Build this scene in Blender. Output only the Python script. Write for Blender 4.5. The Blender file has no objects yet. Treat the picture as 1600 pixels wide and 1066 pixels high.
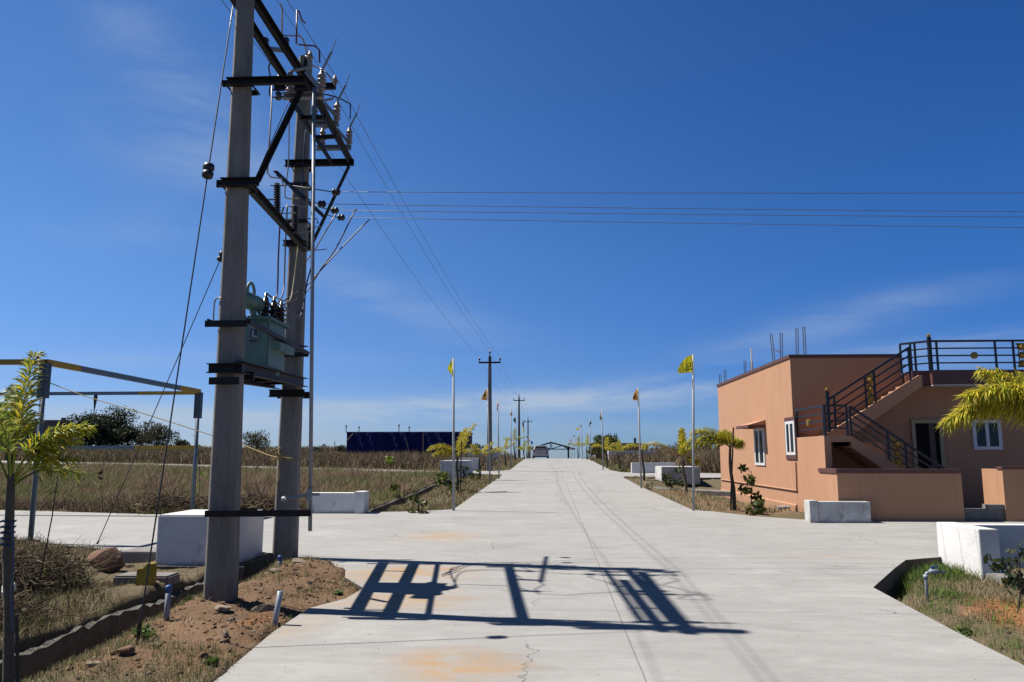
import bpy, bmesh, math, random
import numpy as np
from mathutils import Vector, Matrix
R=math.radians
random.seed(7); rng=np.random.default_rng(11)
S=bpy.context.scene; COL=S.collection

# ---------------------------------------------------------------- camera
F=1225.; H=1.7; PIT=math.atan(177/1225.); YAW=R(2.64)
cd=bpy.data.cameras.new('camera'); cam=bpy.data.objects.new('camera',cd); COL.objects.link(cam)
cam.location=(0,0,H); cam.rotation_euler=(math.pi/2+PIT,0,YAW)
cd.sensor_width=36; cd.lens=F/1600*36; cd.clip_start=.05; cd.clip_end=6000
S.camera=cam
# ---------------------------------------------------------------- sun, sky, exposure
SUN_EL=R(55.5); SUN_AZ=math.atan2(-1,.165)     # azimuth measured from +Y towards +X
sd=bpy.data.lights.new('sun','SUN'); sd.energy=5; sd.angle=R(.53); sd.color=(1,.945,.86)
so=bpy.data.objects.new('sun',sd); COL.objects.link(so)
sdir=Vector((math.sin(SUN_AZ)*math.cos(SUN_EL),math.cos(SUN_AZ)*math.cos(SUN_EL),math.sin(SUN_EL)))
so.rotation_euler=sdir.to_track_quat('Z','Y').to_euler(); so.location=(-20,5,40)
S.view_settings.view_transform='Standard'; S.view_settings.look='None'
S.view_settings.exposure=.85; S.view_settings.gamma=1
W=bpy.data.worlds.new('World'); S.world=W; W.use_nodes=True
def sky():
    nt=W.node_tree; n=nt.nodes; L=nt.links; n.clear()
    out=n.new('ShaderNodeOutputWorld'); bg=n.new('ShaderNodeBackground'); bg.inputs[1].default_value=.05
    sk=n.new('ShaderNodeTexSky'); sk.sky_type='NISHITA'; sk.sun_disc=False
    sk.sun_elevation=SUN_EL; sk.sun_rotation=SUN_AZ; sk.altitude=600; sk.air_density=1.0; sk.dust_density=0; sk.ozone_density=3
    hs=n.new('ShaderNodeHueSaturation'); hs.inputs['Hue'].default_value=.502; hs.inputs['Saturation'].default_value=1.12; hs.inputs['Value'].default_value=1.0
    L.new(sk.outputs[0],hs.inputs['Color'])
    tc=n.new('ShaderNodeTexCoord'); sep=n.new('ShaderNodeSeparateXYZ'); L.new(tc.outputs['Generated'],sep.inputs[0])
    def mth(op,a,b=None,c=None):
        m=n.new('ShaderNodeMath'); m.operation=op
        for i,v in enumerate((a,b,c)):
            if v is None: continue
            if isinstance(v,(int,float)): m.inputs[i].default_value=v
            else: L.new(v,m.inputs[i])
        return m.outputs[0]
    az=mth('ARCTAN2',sep.outputs[0],sep.outputs[1]); el=mth('ARCSINE',sep.outputs[2])
    cmb=n.new('ShaderNodeCombineXYZ'); L.new(az,cmb.inputs[0]); L.new(el,cmb.inputs[1])
    def noise(sx,sy,rot,scale,det=6,rough=.6,dist=.4):
        mp=n.new('ShaderNodeMapping'); mp.inputs['Scale'].default_value=(sx,sy,1); mp.inputs['Rotation'].default_value=(0,0,rot)
        L.new(cmb.outputs[0],mp.inputs[0]); t=n.new('ShaderNodeTexNoise'); t.inputs['Scale'].default_value=scale
        t.inputs['Detail'].default_value=det; t.inputs['Roughness'].default_value=rough; t.inputs['Distortion'].default_value=dist
        L.new(mp.outputs[0],t.inputs['Vector']); return t.outputs[0]
    def band(a0,e0,wa,we,tilt,amp):      # a streak of cirrus: centre azimuth/elevation, half widths
        da=mth('SUBTRACT',az,a0); de=mth('SUBTRACT',mth('SUBTRACT',el,e0),mth('MULTIPLY',da,tilt))
        q=mth('ADD',mth('POWER',mth('DIVIDE',mth('ABSOLUTE',da),wa),2.),mth('POWER',mth('DIVIDE',mth('ABSOLUTE',de),we),2.))
        return mth('MULTIPLY',mth('EXPONENT',mth('MULTIPLY',q,-1.)),amp)
    n1=noise(1,5.5,-.12,3.2); n2=noise(1,3,.5,5.)
    f1=mth('MULTIPLY',mth('MAXIMUM',mth('SUBTRACT',n1,.38),0),2.6)
    f2=mth('MULTIPLY',mth('MAXIMUM',mth('SUBTRACT',n2,.36),0),2.2)
    b1=None
    for a in ((-.05,.062,.50,.015,.06,1.2),(.28,.10,.30,.014,.10,1.0),(-.32,.055,.40,.013,.03,1.1),(.12,.03,.9,.018,0,.55),(-.45,.11,.2,.012,.05,.5),(.33,.15,.18,.02,.2,.5),(-.2,.19,.16,.03,-.3,.4)):
        b=band(*a); b1=b if b1 is None else mth('ADD',b1,b)
    b2=None
    for a in ((-.48,.44,.12,.06,-.75,.5),(-.40,.33,.18,.06,-.2,.30),(-.5,.25,.14,.03,.1,.15)):
        b=band(*a); b2=b if b2 is None else mth('ADD',b2,b)
    cl=mth('MINIMUM',mth('ADD',mth('MULTIPLY',f1,b1),mth('MULTIPLY',f2,b2)),.75)
    # the sky deepens towards the zenith and keeps a clean pale blue at the horizon
    def mr(v,a,b,c,d):
        q=n.new('ShaderNodeMapRange'); q.interpolation_type='SMOOTHSTEP'; q.inputs[1].default_value=a; q.inputs[2].default_value=b; q.inputs[3].default_value=c; q.inputs[4].default_value=d; L.new(v,q.inputs[0]); return q.outputs[0]
    dk=n.new('ShaderNodeMixRGB'); dk.blend_type='MULTIPLY'; dk.inputs[0].default_value=1; L.new(hs.outputs[0],dk.inputs[1]); L.new(mr(el,.5,1.15,1.,.28),dk.inputs[2])
    hz=n.new('ShaderNodeMixRGB'); hz.blend_type='MULTIPLY'; hz.inputs[0].default_value=1; L.new(dk.outputs[0],hz.inputs[1]); tint=n.new('ShaderNodeMixRGB'); tint.inputs[1].default_value=(.40,.60,1.10,1); tint.inputs[2].default_value=(.52,.83,1.19,1); L.new(mr(el,.0,.30,0.,1.),tint.inputs[0]); t2=n.new('ShaderNodeMixRGB'); t2.inputs[2].default_value=(1.25,1.02,.82,1); L.new(mr(el,.56,.9,0.,1.),t2.inputs[0]); L.new(tint.outputs[0],t2.inputs[1]); azt=n.new('ShaderNodeMixRGB'); azt.inputs[1].default_value=(1.50,1.22,1.07,1); azt.inputs[2].default_value=(.55,.77,.92,1)   # paler towards the sun's side
    L.new(mr(mth('SINE',az),-.68,.68,0.,1.),azt.inputs[0]); t3=n.new('ShaderNodeMixRGB'); t3.blend_type='MULTIPLY'; t3.inputs[0].default_value=1; L.new(t2.outputs[0],t3.inputs[1]); L.new(azt.outputs[0],t3.inputs[2]); L.new(t3.outputs[0],hz.inputs[2])
    mx=n.new('ShaderNodeMixRGB'); L.new(cl,mx.inputs[0]); L.new(hz.outputs[0],mx.inputs[1]); mx.inputs[2].default_value=(5.0,6.1,7.5,1)
    L.new(mx.outputs[0],bg.inputs[0]); L.new(bg.outputs[0],out.inputs[0])
sky()

# ---------------------------------------------------------------- terrain profile and pixel rays
_ys=np.arange(-50,2001,1.)
def _prof(fn): 
    s=np.array([fn(y) for y in _ys]); z=np.cumsum(s)*1.; return z-np.interp(0,_ys,z)
def _c(y): return .018 if y<71 else (.018-.068*(y-71)/16 if y<87 else (-.05 if y<155 else -.03))
_zc=_prof(_c); _zl=_prof(lambda y:.018 if y<170 else -.02); _zr=_prof(lambda y:.018 if y<76 else (0 if y<150 else -.03))
def sst(a,b,x): 
    t=np.clip((x-a)/(b-a),0,1); return t*t*(3-2*t)
def base(x,y):
    x=np.asarray(x,float); y=np.asarray(y,float)
    c=np.interp(y,_ys,_zc); l=np.interp(y,_ys,_zl); r=np.interp(y,_ys,_zr)
    wl=sst(-7,-16,x); wr=sst(8,18,x)
    return c*(1-wl-wr)+l*wl+r*wr
def bz(x,y): return float(base(x,y))
def ray(px,py):
    cx=(px-800)/F; cy=-(py-533)/F
    y=math.cos(PIT)-cy*math.sin(PIT); z=math.sin(PIT)+cy*math.cos(PIT); c,s=math.cos(YAW),math.sin(YAW)
    return (cx*c-y*s, cx*s+y*c, z)
def G(px,py,off=0.):
    r=ray(px,py); t=(H-off)/(.018*r[1]-r[2]); return Vector((r[0]*t,r[1]*t,H+r[2]*t))
def P(px,py,Y):
    r=ray(px,py); t=Y/r[1]; return Vector((r[0]*t,Y,H+r[2]*t))
def PX(px,py,X):
    r=ray(px,py); t=X/r[0]; return Vector((X,r[1]*t,H+r[2]*t))
def PZ(px,py,z):
    r=ray(px,py); t=(z-H)/r[2]; return Vector((r[0]*t,r[1]*t,z))

# ---------------------------------------------------------------- materials
ALB=.66   # the photograph is exposed for dull surfaces: keep base colours low and the exposure up
def M(name,col,rough=.8,var=.15,scale=3.,bump=.0,bscale=40.,metal=0.,stretch=(1,1,1),col2=None,var2=None,spec=.5,grime=None,splash=None):
    col=tuple(c*ALB for c in col); col2=tuple(c*ALB for c in col2) if col2 else None
    m=bpy.data.materials.new(name); m.use_nodes=True; nt=m.node_tree; n=nt.nodes; L=nt.links
    b=n['Principled BSDF']; b.inputs['Roughness'].default_value=rough; b.inputs['Metallic'].default_value=metal
    b.inputs['Specular IOR Level'].default_value=spec
    tc=n.new('ShaderNodeTexCoord'); mp=n.new('ShaderNodeMapping'); mp.inputs['Scale'].default_value=stretch; L.new(tc.outputs['Object'],mp.inputs[0])
    t=n.new('ShaderNodeTexNoise'); t.inputs['Scale'].default_value=scale; t.inputs['Detail'].default_value=8; t.inputs['Roughness'].default_value=.65; L.new(mp.outputs[0],t.inputs['Vector'])
    r=n.new('ShaderNodeValToRGB'); r.color_ramp.elements[0].position=.3; r.color_ramp.elements[1].position=.7
    c2=col2 or tuple(min(1,c*(1+var)) for c in col); c1=tuple(c*(1-var) for c in col) if col2 is None else col
    r.color_ramp.elements[0].color=(*c1,1); r.color_ramp.elements[1].color=(*c2,1)
    L.new(t.outputs[0],r.inputs[0]); cur=r.outputs[0]
    def mixin(fac,c):
        q=n.new('ShaderNodeMixRGB'); L.new(fac,q.inputs[0]); L.new(cur,q.inputs[1]); q.inputs[2].default_value=(*c,1); return q.outputs[0]
    for g in (grime or ()):                   # stains with a shape of their own: (colour, noise scale, stretch, from, to, amount)
        gm=n.new('ShaderNodeMapping'); gm.inputs['Scale'].default_value=g[2]; L.new(tc.outputs['Object'],gm.inputs[0]); gt=n.new('ShaderNodeTexNoise'); gt.inputs['Scale'].default_value=g[1]; gt.inputs['Detail'].default_value=9; gt.inputs['Roughness'].default_value=.72; L.new(gm.outputs[0],gt.inputs['Vector'])
        gr=n.new('ShaderNodeMapRange'); gr.inputs[1].default_value=g[3]; gr.inputs[2].default_value=g[4]; gr.inputs[4].default_value=g[5]; L.new(gt.outputs[0],gr.inputs[0]); cur=mixin(gr.outputs[0],g[0])
    if splash:                                # mud splashed up from the ground: (colour, height, amount)
        sz=n.new('ShaderNodeSeparateXYZ'); L.new(tc.outputs['Object'],sz.inputs[0]); sn=n.new('ShaderNodeTexNoise'); sn.inputs['Scale'].default_value=7; sn.inputs['Detail'].default_value=8; L.new(tc.outputs['Object'],sn.inputs['Vector'])
        sa=n.new('ShaderNodeMath'); sa.operation='MULTIPLY_ADD'; L.new(sn.outputs[0],sa.inputs[0]); sa.inputs[1].default_value=splash[1]*2; L.new(sz.outputs[2],sa.inputs[2])
        sr=n.new('ShaderNodeMapRange'); sr.inputs[1].default_value=splash[1]*1.9; sr.inputs[2].default_value=splash[1]*.9; sr.inputs[4].default_value=splash[2]; L.new(sa.outputs[0],sr.inputs[0]); cur=mixin(sr.outputs[0],splash[0])
    L.new(cur,b.inputs['Base Color'])
    if bump:
        t2=n.new('ShaderNodeTexNoise'); t2.inputs['Scale'].default_value=bscale; t2.inputs['Detail'].default_value=5; L.new(mp.outputs[0],t2.inputs['Vector'])
        bp=n.new('ShaderNodeBump'); bp.inputs['Strength'].default_value=bump; bp.inputs['Distance'].default_value=.02; L.new(t2.outputs[0],bp.inputs['Height']); L.new(bp.outputs[0],b.inputs['Normal'])
    return m
def leafmat(name,transl=.35,rough=.55,gain=.7):
    m=bpy.data.materials.new(name); m.use_nodes=True; nt=m.node_tree; n=nt.nodes; L=nt.links
    b=n['Principled BSDF']; b.inputs['Roughness'].default_value=rough; a=n.new('ShaderNodeAttribute'); a.attribute_name='Col'
    sc=n.new('ShaderNodeMixRGB'); sc.blend_type='MULTIPLY'; sc.inputs[0].default_value=1; sc.inputs[2].default_value=(gain,gain,gain,1); L.new(a.outputs['Color'],sc.inputs[1]); b.inputs['Specular IOR Level'].default_value=.25
    L.new(sc.outputs[0],b.inputs['Base Color']); tr=n.new('ShaderNodeBsdfTranslucent'); L.new(sc.outputs[0],tr.inputs[0])
    mx=n.new('ShaderNodeMixShader'); mx.inputs[0].default_value=transl; L.new(b.outputs[0],mx.inputs[1]); L.new(tr.outputs[0],mx.inputs[2])
    L.new(mx.outputs[0],n['Material Output'].inputs[0]); return m
MAT=dict(
 pole=M('pole_concrete',(.18,.165,.148),.9,.3,2.2,.6,30,stretch=(3,3,.5),col2=(.33,.305,.27),grime=(((.045,.037,.03),2.,(2.5,2.5,.22),.52,.72,.7),((.24,.225,.2),5.,(1,1,.8),.60,.75,.6)),splash=((.10,.065,.04),.35,.8)),
 polefar=M('far_pole_concrete',(.20,.19,.175),.9,.15,3),
 steel=M('dark_painted_steel',(.007,.0065,.007),.6,.4,6,.1,60,col2=(.02,.016,.014),spec=.25),
 galv=M('galvanised_steel',(.30,.32,.345),.55,.2,14,.1,80,metal=.2,spec=.3),
 green=M('transformer_green',(.125,.235,.20),.55,.16,4,.08,60,grime=(((.05,.045,.03),4.,(1.5,1.5,.3),.58,.72,.6),)),
 porc=M('porcelain_brown',(.30,.22,.17),.3,.2,9), poly=M('black_polymer',(.012,.013,.016),.5,.2,9),
 brownporc=M('dark_brown_porcelain',(.03,.018,.014),.25,.2,9),
 wire=M('aluminium_wire',(.16,.165,.17),.55,.2,9,metal=.3), blackcab=M('black_cable',(.012,.012,.016),.5,.2,9), redcab=M('red_cable',(.10,.025,.03),.5,.2,9),
 yelcab=M('yellow_cable',(.36,.30,.14),.5,.2,9), bluecab=M('blue_cable',(.03,.05,.13),.5,.2,9), bus=M('busbar_wire',(.38,.35,.33),.4,.2,9,metal=.3), rope=M('yellow_rope',(.42,.31,.09),.8,.2,30),
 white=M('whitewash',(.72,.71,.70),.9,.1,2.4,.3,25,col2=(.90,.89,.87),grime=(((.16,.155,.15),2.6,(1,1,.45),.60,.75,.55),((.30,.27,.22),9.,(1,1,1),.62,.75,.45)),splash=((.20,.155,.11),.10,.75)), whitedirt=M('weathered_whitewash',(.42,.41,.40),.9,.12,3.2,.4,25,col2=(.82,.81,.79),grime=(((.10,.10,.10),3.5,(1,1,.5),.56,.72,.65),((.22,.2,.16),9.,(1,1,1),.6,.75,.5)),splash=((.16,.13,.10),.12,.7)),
 peach=M('peach_paint',(.50,.262,.146),.85,.06,1.4,.2,60,stretch=(2.5,2.5,.5),col2=(.56,.30,.172),grime=(((.22,.11,.06),2.2,(1.6,1.6,.16),.53,.74,.5),((.40,.225,.14),.8,(1,1,1),.55,.72,.35)),splash=((.20,.12,.075),.5,.6)), maroon=M('maroon_trim',(.115,.045,.035),.6,.15,4),
 pinktrim=M('balcony_soffit',(.55,.5,.46),.85,.06,2), frame=M('white_window_frame',(.78,.78,.77),.4,.04,6), glass=M('dark_window_glass',(.012,.02,.024),.12,.1,3,spec=.35),
 doorframe=M('cream_door_frame',(.42,.36,.19),.6,.08,5), door=M('dark_door',(.014,.012,.012),.8,.3,3,spec=.1), doorwood=M('brown_door_leaf',(.10,.04,.025),.5,.2,4),
 rail=M('black_railing',(.010,.011,.014),.4,.2,9), gold=M('gold_ornament',(.42,.26,.05),.4,.25,30,metal=.6),
 rebar=M('rebar',(.07,.06,.065),.7,.3,20), cement=M('grey_cement',(.17,.165,.16),.95,.3,3,.5,20), slabc=M('drain_concrete',(.16,.15,.14),.95,.3,3,.6,16,col2=(.30,.285,.27)),
 flagpole=M('steel_flagpole',(.42,.43,.45),.6,.08,8,metal=0.,spec=.2), yellow=M('yellow_flag',(.62,.60,.03),.75,.06,8), orange=M('orange_flag',(.55,.27,.06),.75,.1,8),
 dgreen=M('dark_green_flag',(.012,.06,.045),.75,.1,8), wflag=M('white_flag',(.66,.66,.66),.75,.1,8), rflag=M('red_flag',(.42,.07,.06),.75,.1,8), bflag=M('blue_flag',(.02,.05,.30),.75,.1,8),
 ink=M('black_print',(.02,.02,.012),.8,.1,8), grn=M('green_print',(.16,.23,.02),.8,.1,8), oflag=M('brown_print',(.12,.04,.015),.8,.1,8),
 blueframe=M('blue_grey_paint',(.105,.165,.215),.5,.12,5), yelpaint=M('yellow_paint',(.42,.26,.012),.55,.15,8), darkblue=M('dark_blue_paint',(.03,.05,.085),.5,.2,6),
 tarp=M('navy_tarpaulin',(.011,.015,.105),.75,.22,.7,.3,4,stretch=(1,1,.4),spec=.15), tin=M('dull_tin_roof',(.30,.24,.2),.6,.2,4),
 trunk=M('palm_trunk',(.10,.085,.06),.9,.3,9,.4,30), bark=M('bark',(.06,.045,.032),.95,.3,9,.5,30), stake=M('wooden_stake',(.055,.042,.03),.9,.3,9),
 rock=M('rock',(.20,.145,.10),.95,.3,5,.6,18,col2=(.36,.29,.215)), redrock=M('red_rock',(.15,.075,.045),.95,.3,5,.6,14,col2=(.24,.135,.085)),
 pvc=M('grey_pvc',(.30,.345,.41),.4,.08,8), bluecap=M('blue_cap',(.02,.09,.30),.45,.1,8), tan=M('tan_plaster',(.27,.20,.135),.9,.15,.7), greywall=M('grey_block',(.13,.125,.125),.95,.2,1.2,.4,10),
 silver=M('silver_paint',(.44,.43,.42),.28,.04,5,metal=.55), tyre=M('tyre_rubber',(.012,.012,.012),.85,.1,9), tail=M('tail_light_red',(.10,.006,.008),.2,.1,9), plate=M('number_plate',(.30,.31,.30),.5,.05,9), carglass=M('car_glass',(.008,.010,.014),.35,.1,3,spec=.15),
 drainc=M('stained_drain_concrete',(.075,.07,.062),.95,.3,4,.8,14,col2=(.16,.15,.135),grime=(((.03,.028,.022),3.,(1,1,.5),.52,.66,.8),((.05,.06,.025),6.,(1,1,1),.6,.72,.6))),
 bag=M('white_sack',(.6,.6,.6),.7,.1,5,.4,18),
)
LEAF=leafmat('leaf_green',.35); GRASS=leafmat('grass_blades',.25,.8,1.0); PALM=leafmat('palm_leaflet',.45,.45,1.05)

# ---------------------------------------------------------------- mesh helpers
class MB:
    def __init__(s): s.v=[]; s.f=[]; s.c=[]
    def add(s,vs,fs):
        o=len(s.v); s.v+= [tuple(v) for v in vs]; s.f+=[tuple(i+o for i in f) for f in fs]; return s
    def box(s,x0,x1,y0,y1,z0,z1):
        vs=[(x,y,z) for z in (z0,z1) for x,y in ((x0,y0),(x1,y0),(x1,y1),(x0,y1))]
        return s.add(vs,[(3,2,1,0),(4,5,6,7),(0,1,5,4),(1,2,6,5),(2,3,7,6),(3,0,4,7)])
    def bar(s,a,b,w,h,up=(0,0,1)):
        a=Vector(a); b=Vector(b); d=(b-a).normalized(); u=Vector(up)
        if abs(d.dot(u))>.98: u=Vector((0,1,0))
        x=d.cross(u).normalized(); y=x.cross(d).normalized()
        vs=[p+x*sx*w/2+y*sy*h/2 for p in (a,b) for sx,sy in ((-1,-1),(1,-1),(1,1),(-1,1))]
        return s.add(vs,[(3,2,1,0),(4,5,6,7),(0,1,5,4),(1,2,6,5),(2,3,7,6),(3,0,4,7)])
    def angle(s,a,b,w,t=.008,up=(0,0,1),flip=1):     # an L section
        a=Vector(a); b=Vector(b); d=(b-a).normalized(); u=Vector(up)
        if abs(d.dot(u))>.98: u=Vector((0,1,0))
        x=d.cross(u).normalized()*flip; y=x.cross(d).normalized()*flip
        s.bar(a+y*t/2,b+y*t/2,w,t,y if abs(y.dot(d))<.9 else up)
        o=x*(w/2-t/2)-y*(w/2); s.bar(a+o,b+o,t,w,up); return s
    def chan(s,a,b,w,h,t=.01):                       # a C channel lying level
        a=Vector(a); b=Vector(b); d=(b-a).normalized(); x=d.cross(Vector((0,0,1))).normalized(); z=Vector((0,0,1))
        s.bar(a,b,t,h); s.bar(a+x*w/2+z*(h/2-t/2),b+x*w/2+z*(h/2-t/2),w,t); s.bar(a+x*w/2-z*(h/2-t/2),b+x*w/2-z*(h/2-t/2),w,t); return s
    def tube(s,pts,r,n=8,cap=True):
        pts=[Vector(p) for p in pts]; k=len(pts); rs=r if isinstance(r,(list,tuple)) else [r]*k
        o=len(s.v); ref=None
        for i,p in enumerate(pts):
            d=(pts[min(i+1,k-1)]-pts[max(i-1,0)]).normalized()
            if ref is None: ref=Vector((1,0,0)) if abs(d.x)<.8 else Vector((0,1,0))
            x=(ref-d*ref.dot(d)); x=x.normalized() if x.length>1e-5 else d.orthogonal().normalized(); y=d.cross(x); ref=x
            for j in range(n):
                a=2*math.pi*j/n; s.v.append(tuple(p+(x*math.cos(a)+y*math.sin(a))*rs[i]))
        for i in range(k-1):
            for j in range(n):
                s.f.append((o+i*n+j,o+i*n+(j+1)%n,o+(i+1)*n+(j+1)%n,o+(i+1)*n+j))
        if cap: s.f.append(tuple(o+j for j in range(n))[::-1]); s.f.append(tuple(o+(k-1)*n+j for j in range(n)))
        return s
    def lathe(s,a,b,prof,n=14):                      # prof: (t along a-b in metres, radius)
        a=Vector(a); d=(Vector(b)-a).normalized(); pts=[a+d*t for t,_ in prof]; x=d.orthogonal().normalized(); y=d.cross(x); o=len(s.v)
        for p,(t,r) in zip(pts,prof):
            for j in range(n):
                q=2*math.pi*j/n; s.v.append(tuple(p+(x*math.cos(q)+y*math.sin(q))*r))
        for i in range(len(prof)-1):
            for j in range(n): s.f.append((o+i*n+j,o+i*n+(j+1)%n,o+(i+1)*n+(j+1)%n,o+(i+1)*n+j))
        s.f.append(tuple(o+j for j in range(n))[::-1]); s.f.append(tuple(o+(len(prof)-1)*n+j for j in range(n))); return s
    def prism(s,poly,axis,a,b):                      # polygon of (u,v) extruded along axis 'x' or 'y' between a and b
        k=len(poly); vs=[((q,u,v) if axis=='x' else (u,q,v)) for q in (a,b) for u,v in poly]
        return s.add(vs,[tuple(range(k))[::-1],tuple(range(k,2*k))]+[(i,(i+1)%k,k+(i+1)%k,k+i) for i in range(k)])
    def build(s,name,mat,parent=None,smooth=False,bevel=0.,fix=True):
        me=bpy.data.meshes.new(name); vs=s.v
        if parent is not None:
            l=parent.location if parent.parent is None else parent['_o']; vs=[(v[0]-l[0],v[1]-l[1],v[2]-l[2]) for v in vs]
        me.from_pydata(vs,[],s.f); 
        if fix:
            bm=bmesh.new(); bm.from_mesh(me); bmesh.ops.recalc_face_normals(bm,faces=bm.faces)
            if bevel: bmesh.ops.bevel(bm,geom=bm.edges[:],offset=bevel,segments=2,affect='EDGES',clamp_overlap=True)
            bm.to_mesh(me); bm.free()
        me.materials.append(MAT[mat] if isinstance(mat,str) else mat)
        if s.c:
            at=me.color_attributes.new('Col','FLOAT_COLOR','POINT'); at.data.foreach_set('color',np.array(s.c,np.float32).ravel())
        if smooth: me.polygons.foreach_set('use_smooth',[True]*len(me.polygons))
        o=bpy.data.objects.new(name,me); COL.objects.link(o)
        if parent is not None: o.parent=parent
        return o
_ORG={}
def sub(mb,name,mat,part,root,**k):                  # a sub-part: child of a part whose own origin coincides with its thing's
    o=mb.build(name,mat,root,**k); o.parent=part; return o
def tag(o,label,cat,group=None,kind=None):
    if label: o['label']=label
    if cat: o['category']=cat
    if group: o['group']=group
    if kind: o['kind']=kind
    return o
def thing(name,loc,label,cat,group=None):
    o=bpy.data.objects.new(name,None); COL.objects.link(o); o.location=loc; o.empty_display_size=.2; return tag(o,label,cat,group)
def struct(o): o['kind']='structure'; return o
def copy_thing(o,loc,label,rz=0.):
    c=o.copy(); COL.objects.link(c); c.location=loc; c.rotation_euler.z=rz; c['label']=label
    for ch in list(o.children):
        d=ch.copy(); COL.objects.link(d); d.parent=c
        for g in ch.children: e=g.copy(); COL.objects.link(e); e.parent=d
    return c
def npmesh(name,V,Fq,mat,cols=None,tri=None):        # fast mesh from numpy arrays: quads then triangles
    me=bpy.data.meshes.new(name); nq=len(Fq); ntr=0 if tri is None else len(tri)
    me.vertices.add(len(V)); me.vertices.foreach_set('co',V.astype(np.float32).ravel())
    idx=Fq.ravel() if ntr==0 else np.concatenate([Fq.ravel(),tri.ravel()])
    me.loops.add(len(idx)); me.loops.foreach_set('vertex_index',idx.astype(np.int32)); me.polygons.add(nq+ntr)
    st=np.concatenate([np.arange(nq)*4,nq*4+np.arange(ntr)*3]); me.polygons.foreach_set('loop_start',st.astype(np.int32))
    me.polygons.foreach_set('loop_total',np.concatenate([np.full(nq,4),np.full(ntr,3)]).astype(np.int32))
    me.update(calc_edges=True); me.validate()
    if cols is not None:
        at=me.color_attributes.new('Col','FLOAT_COLOR','POINT'); c=np.ones((len(V),4),np.float32); c[:,:3]=cols; at.data.foreach_set('color',c.ravel())
    me.materials.append(mat); o=bpy.data.objects.new(name,me); COL.objects.link(o); return o
def vnoise(x,y,sc,seed=0):
    x=np.asarray(x)/sc; y=np.asarray(y)/sc; xi=np.floor(x).astype(int); yi=np.floor(y).astype(int); fx=x-xi; fy=y-yi
    fx=fx*fx*(3-2*fx); fy=fy*fy*(3-2*fy)
    def h(a,b):
        q=(a*374761393+b*668265263+seed*1442695)&0x7fffffff; q=((q^(q>>13))*1274126177)&0x7fffffff; return ((q^(q>>16))&0xffff)/65535.
    return (h(xi,yi)*(1-fx)+h(xi+1,yi)*fx)*(1-fy)+(h(xi,yi+1)*(1-fx)+h(xi+1,yi+1)*fx)*fy
def inpoly(x,y,poly):
    x=np.asarray(x); y=np.asarray(y); r=np.zeros(x.shape,bool); k=len(poly)
    for i in range(k):
        x0,y0=poly[i]; x1,y1=poly[(i+1)%k]
        if y0==y1: continue
        c=((y0>y)!=(y1>y))&(x<(x1-x0)*(y-y0)/(y1-y0)+x0); r^=c
    return r

# ---------------------------------------------------------------- roads and ground
ROAD=[(-2.3,-9),(-2.36,4.5),(-2.38,5.7),(-2.47,7.2),(-2.45,8.2),(-2.2,8.7),(-2.15,9.3),(-2.55,10.0),(-2.7,10.6),(-3.35,11.15),(-4.35,12.15),(-6.5,12.15),(-8.7,13.15),(-12,13.7),(-45,14.5),(-45,20.2),(-13.5,19.1),(-8.1,17.9),(-5.6,18.45),(-4.3,18.85),(-3.2,19.1),(-2.36,19.7),
 (-2.3,30),(-2.25,38.2),(-2.9,39.3),(-4.0,39.9),(-8,41),(-14,44),(-28,52.5),(-60,66),(-60,71),(-28,56.5),(-14,48),(-7,44.2),(-3.6,43.7),(-2.6,44.3),(-2.2,45.5),(-2.2,60),(-2.2,74),(-2.2,90),(-2.2,155),(-2.2,190),
 (3.6,190),(3.6,155),(3.6,90),(3.6,74),(3.55,60),(3.5,45),(3.8,42.6),(4.6,41.6),(9,41.0),(60,41),(60,36.5),(9,36.4),(5.6,36.3),(4.3,36.6),(3.5,37.6),(3.4,36),(3.35,29.5),(3.45,24),(3.5,19.9),(4.0,19.2),(4.6,18.2),(5.4,17.5),(6.3,17.3),(12,17.1),(45,17),(45,12.3),(12,12.3),(6.1,12.25),(5.07,11.74),(4.6,11.0),(3.75,9.59),(3.62,7.5),(3.55,4.5),(3.5,-9)]
def slab(name,outline,mat,dz=0.,depth=.3):
    bm=bmesh.new(); vs=[bm.verts.new((x,y,0)) for x,y in outline]; bm.faces.new(vs)
    for y in list(range(66,96,3))+list(range(100,190,12)):
        bmesh.ops.bisect_plane(bm,geom=bm.verts[:]+bm.edges[:]+bm.faces[:],plane_co=(0,y,0),plane_no=(0,1,0))
    for x in (-7,-10,-13,-16,-30,8,11,14,18):
        bmesh.ops.bisect_plane(bm,geom=bm.verts[:]+bm.edges[:]+bm.faces[:],plane_co=(x,0,0),plane_no=(1,0,0))
    bmesh.ops.triangulate(bm,faces=bm.faces[:])
    for v in bm.verts: v.co.z=bz(v.co.x,v.co.y)+dz
    bmesh.ops.recalc_face_normals(bm,faces=bm.faces[:])
    if sum(f.normal.z for f in bm.faces)<0: bmesh.ops.reverse_faces(bm,faces=bm.faces[:])
    be=[e for e in bm.edges if e.is_boundary]; r=bmesh.ops.extrude_edge_only(bm,edges=be)
    for e in r['geom']:
        if isinstance(e,bmesh.types.BMVert): e.co.z-=depth
    me=bpy.data.meshes.new(name); bm.to_mesh(me); bm.free(); me.materials.append(mat); o=bpy.data.objects.new(name,me); COL.objects.link(o); return struct(o)
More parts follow.
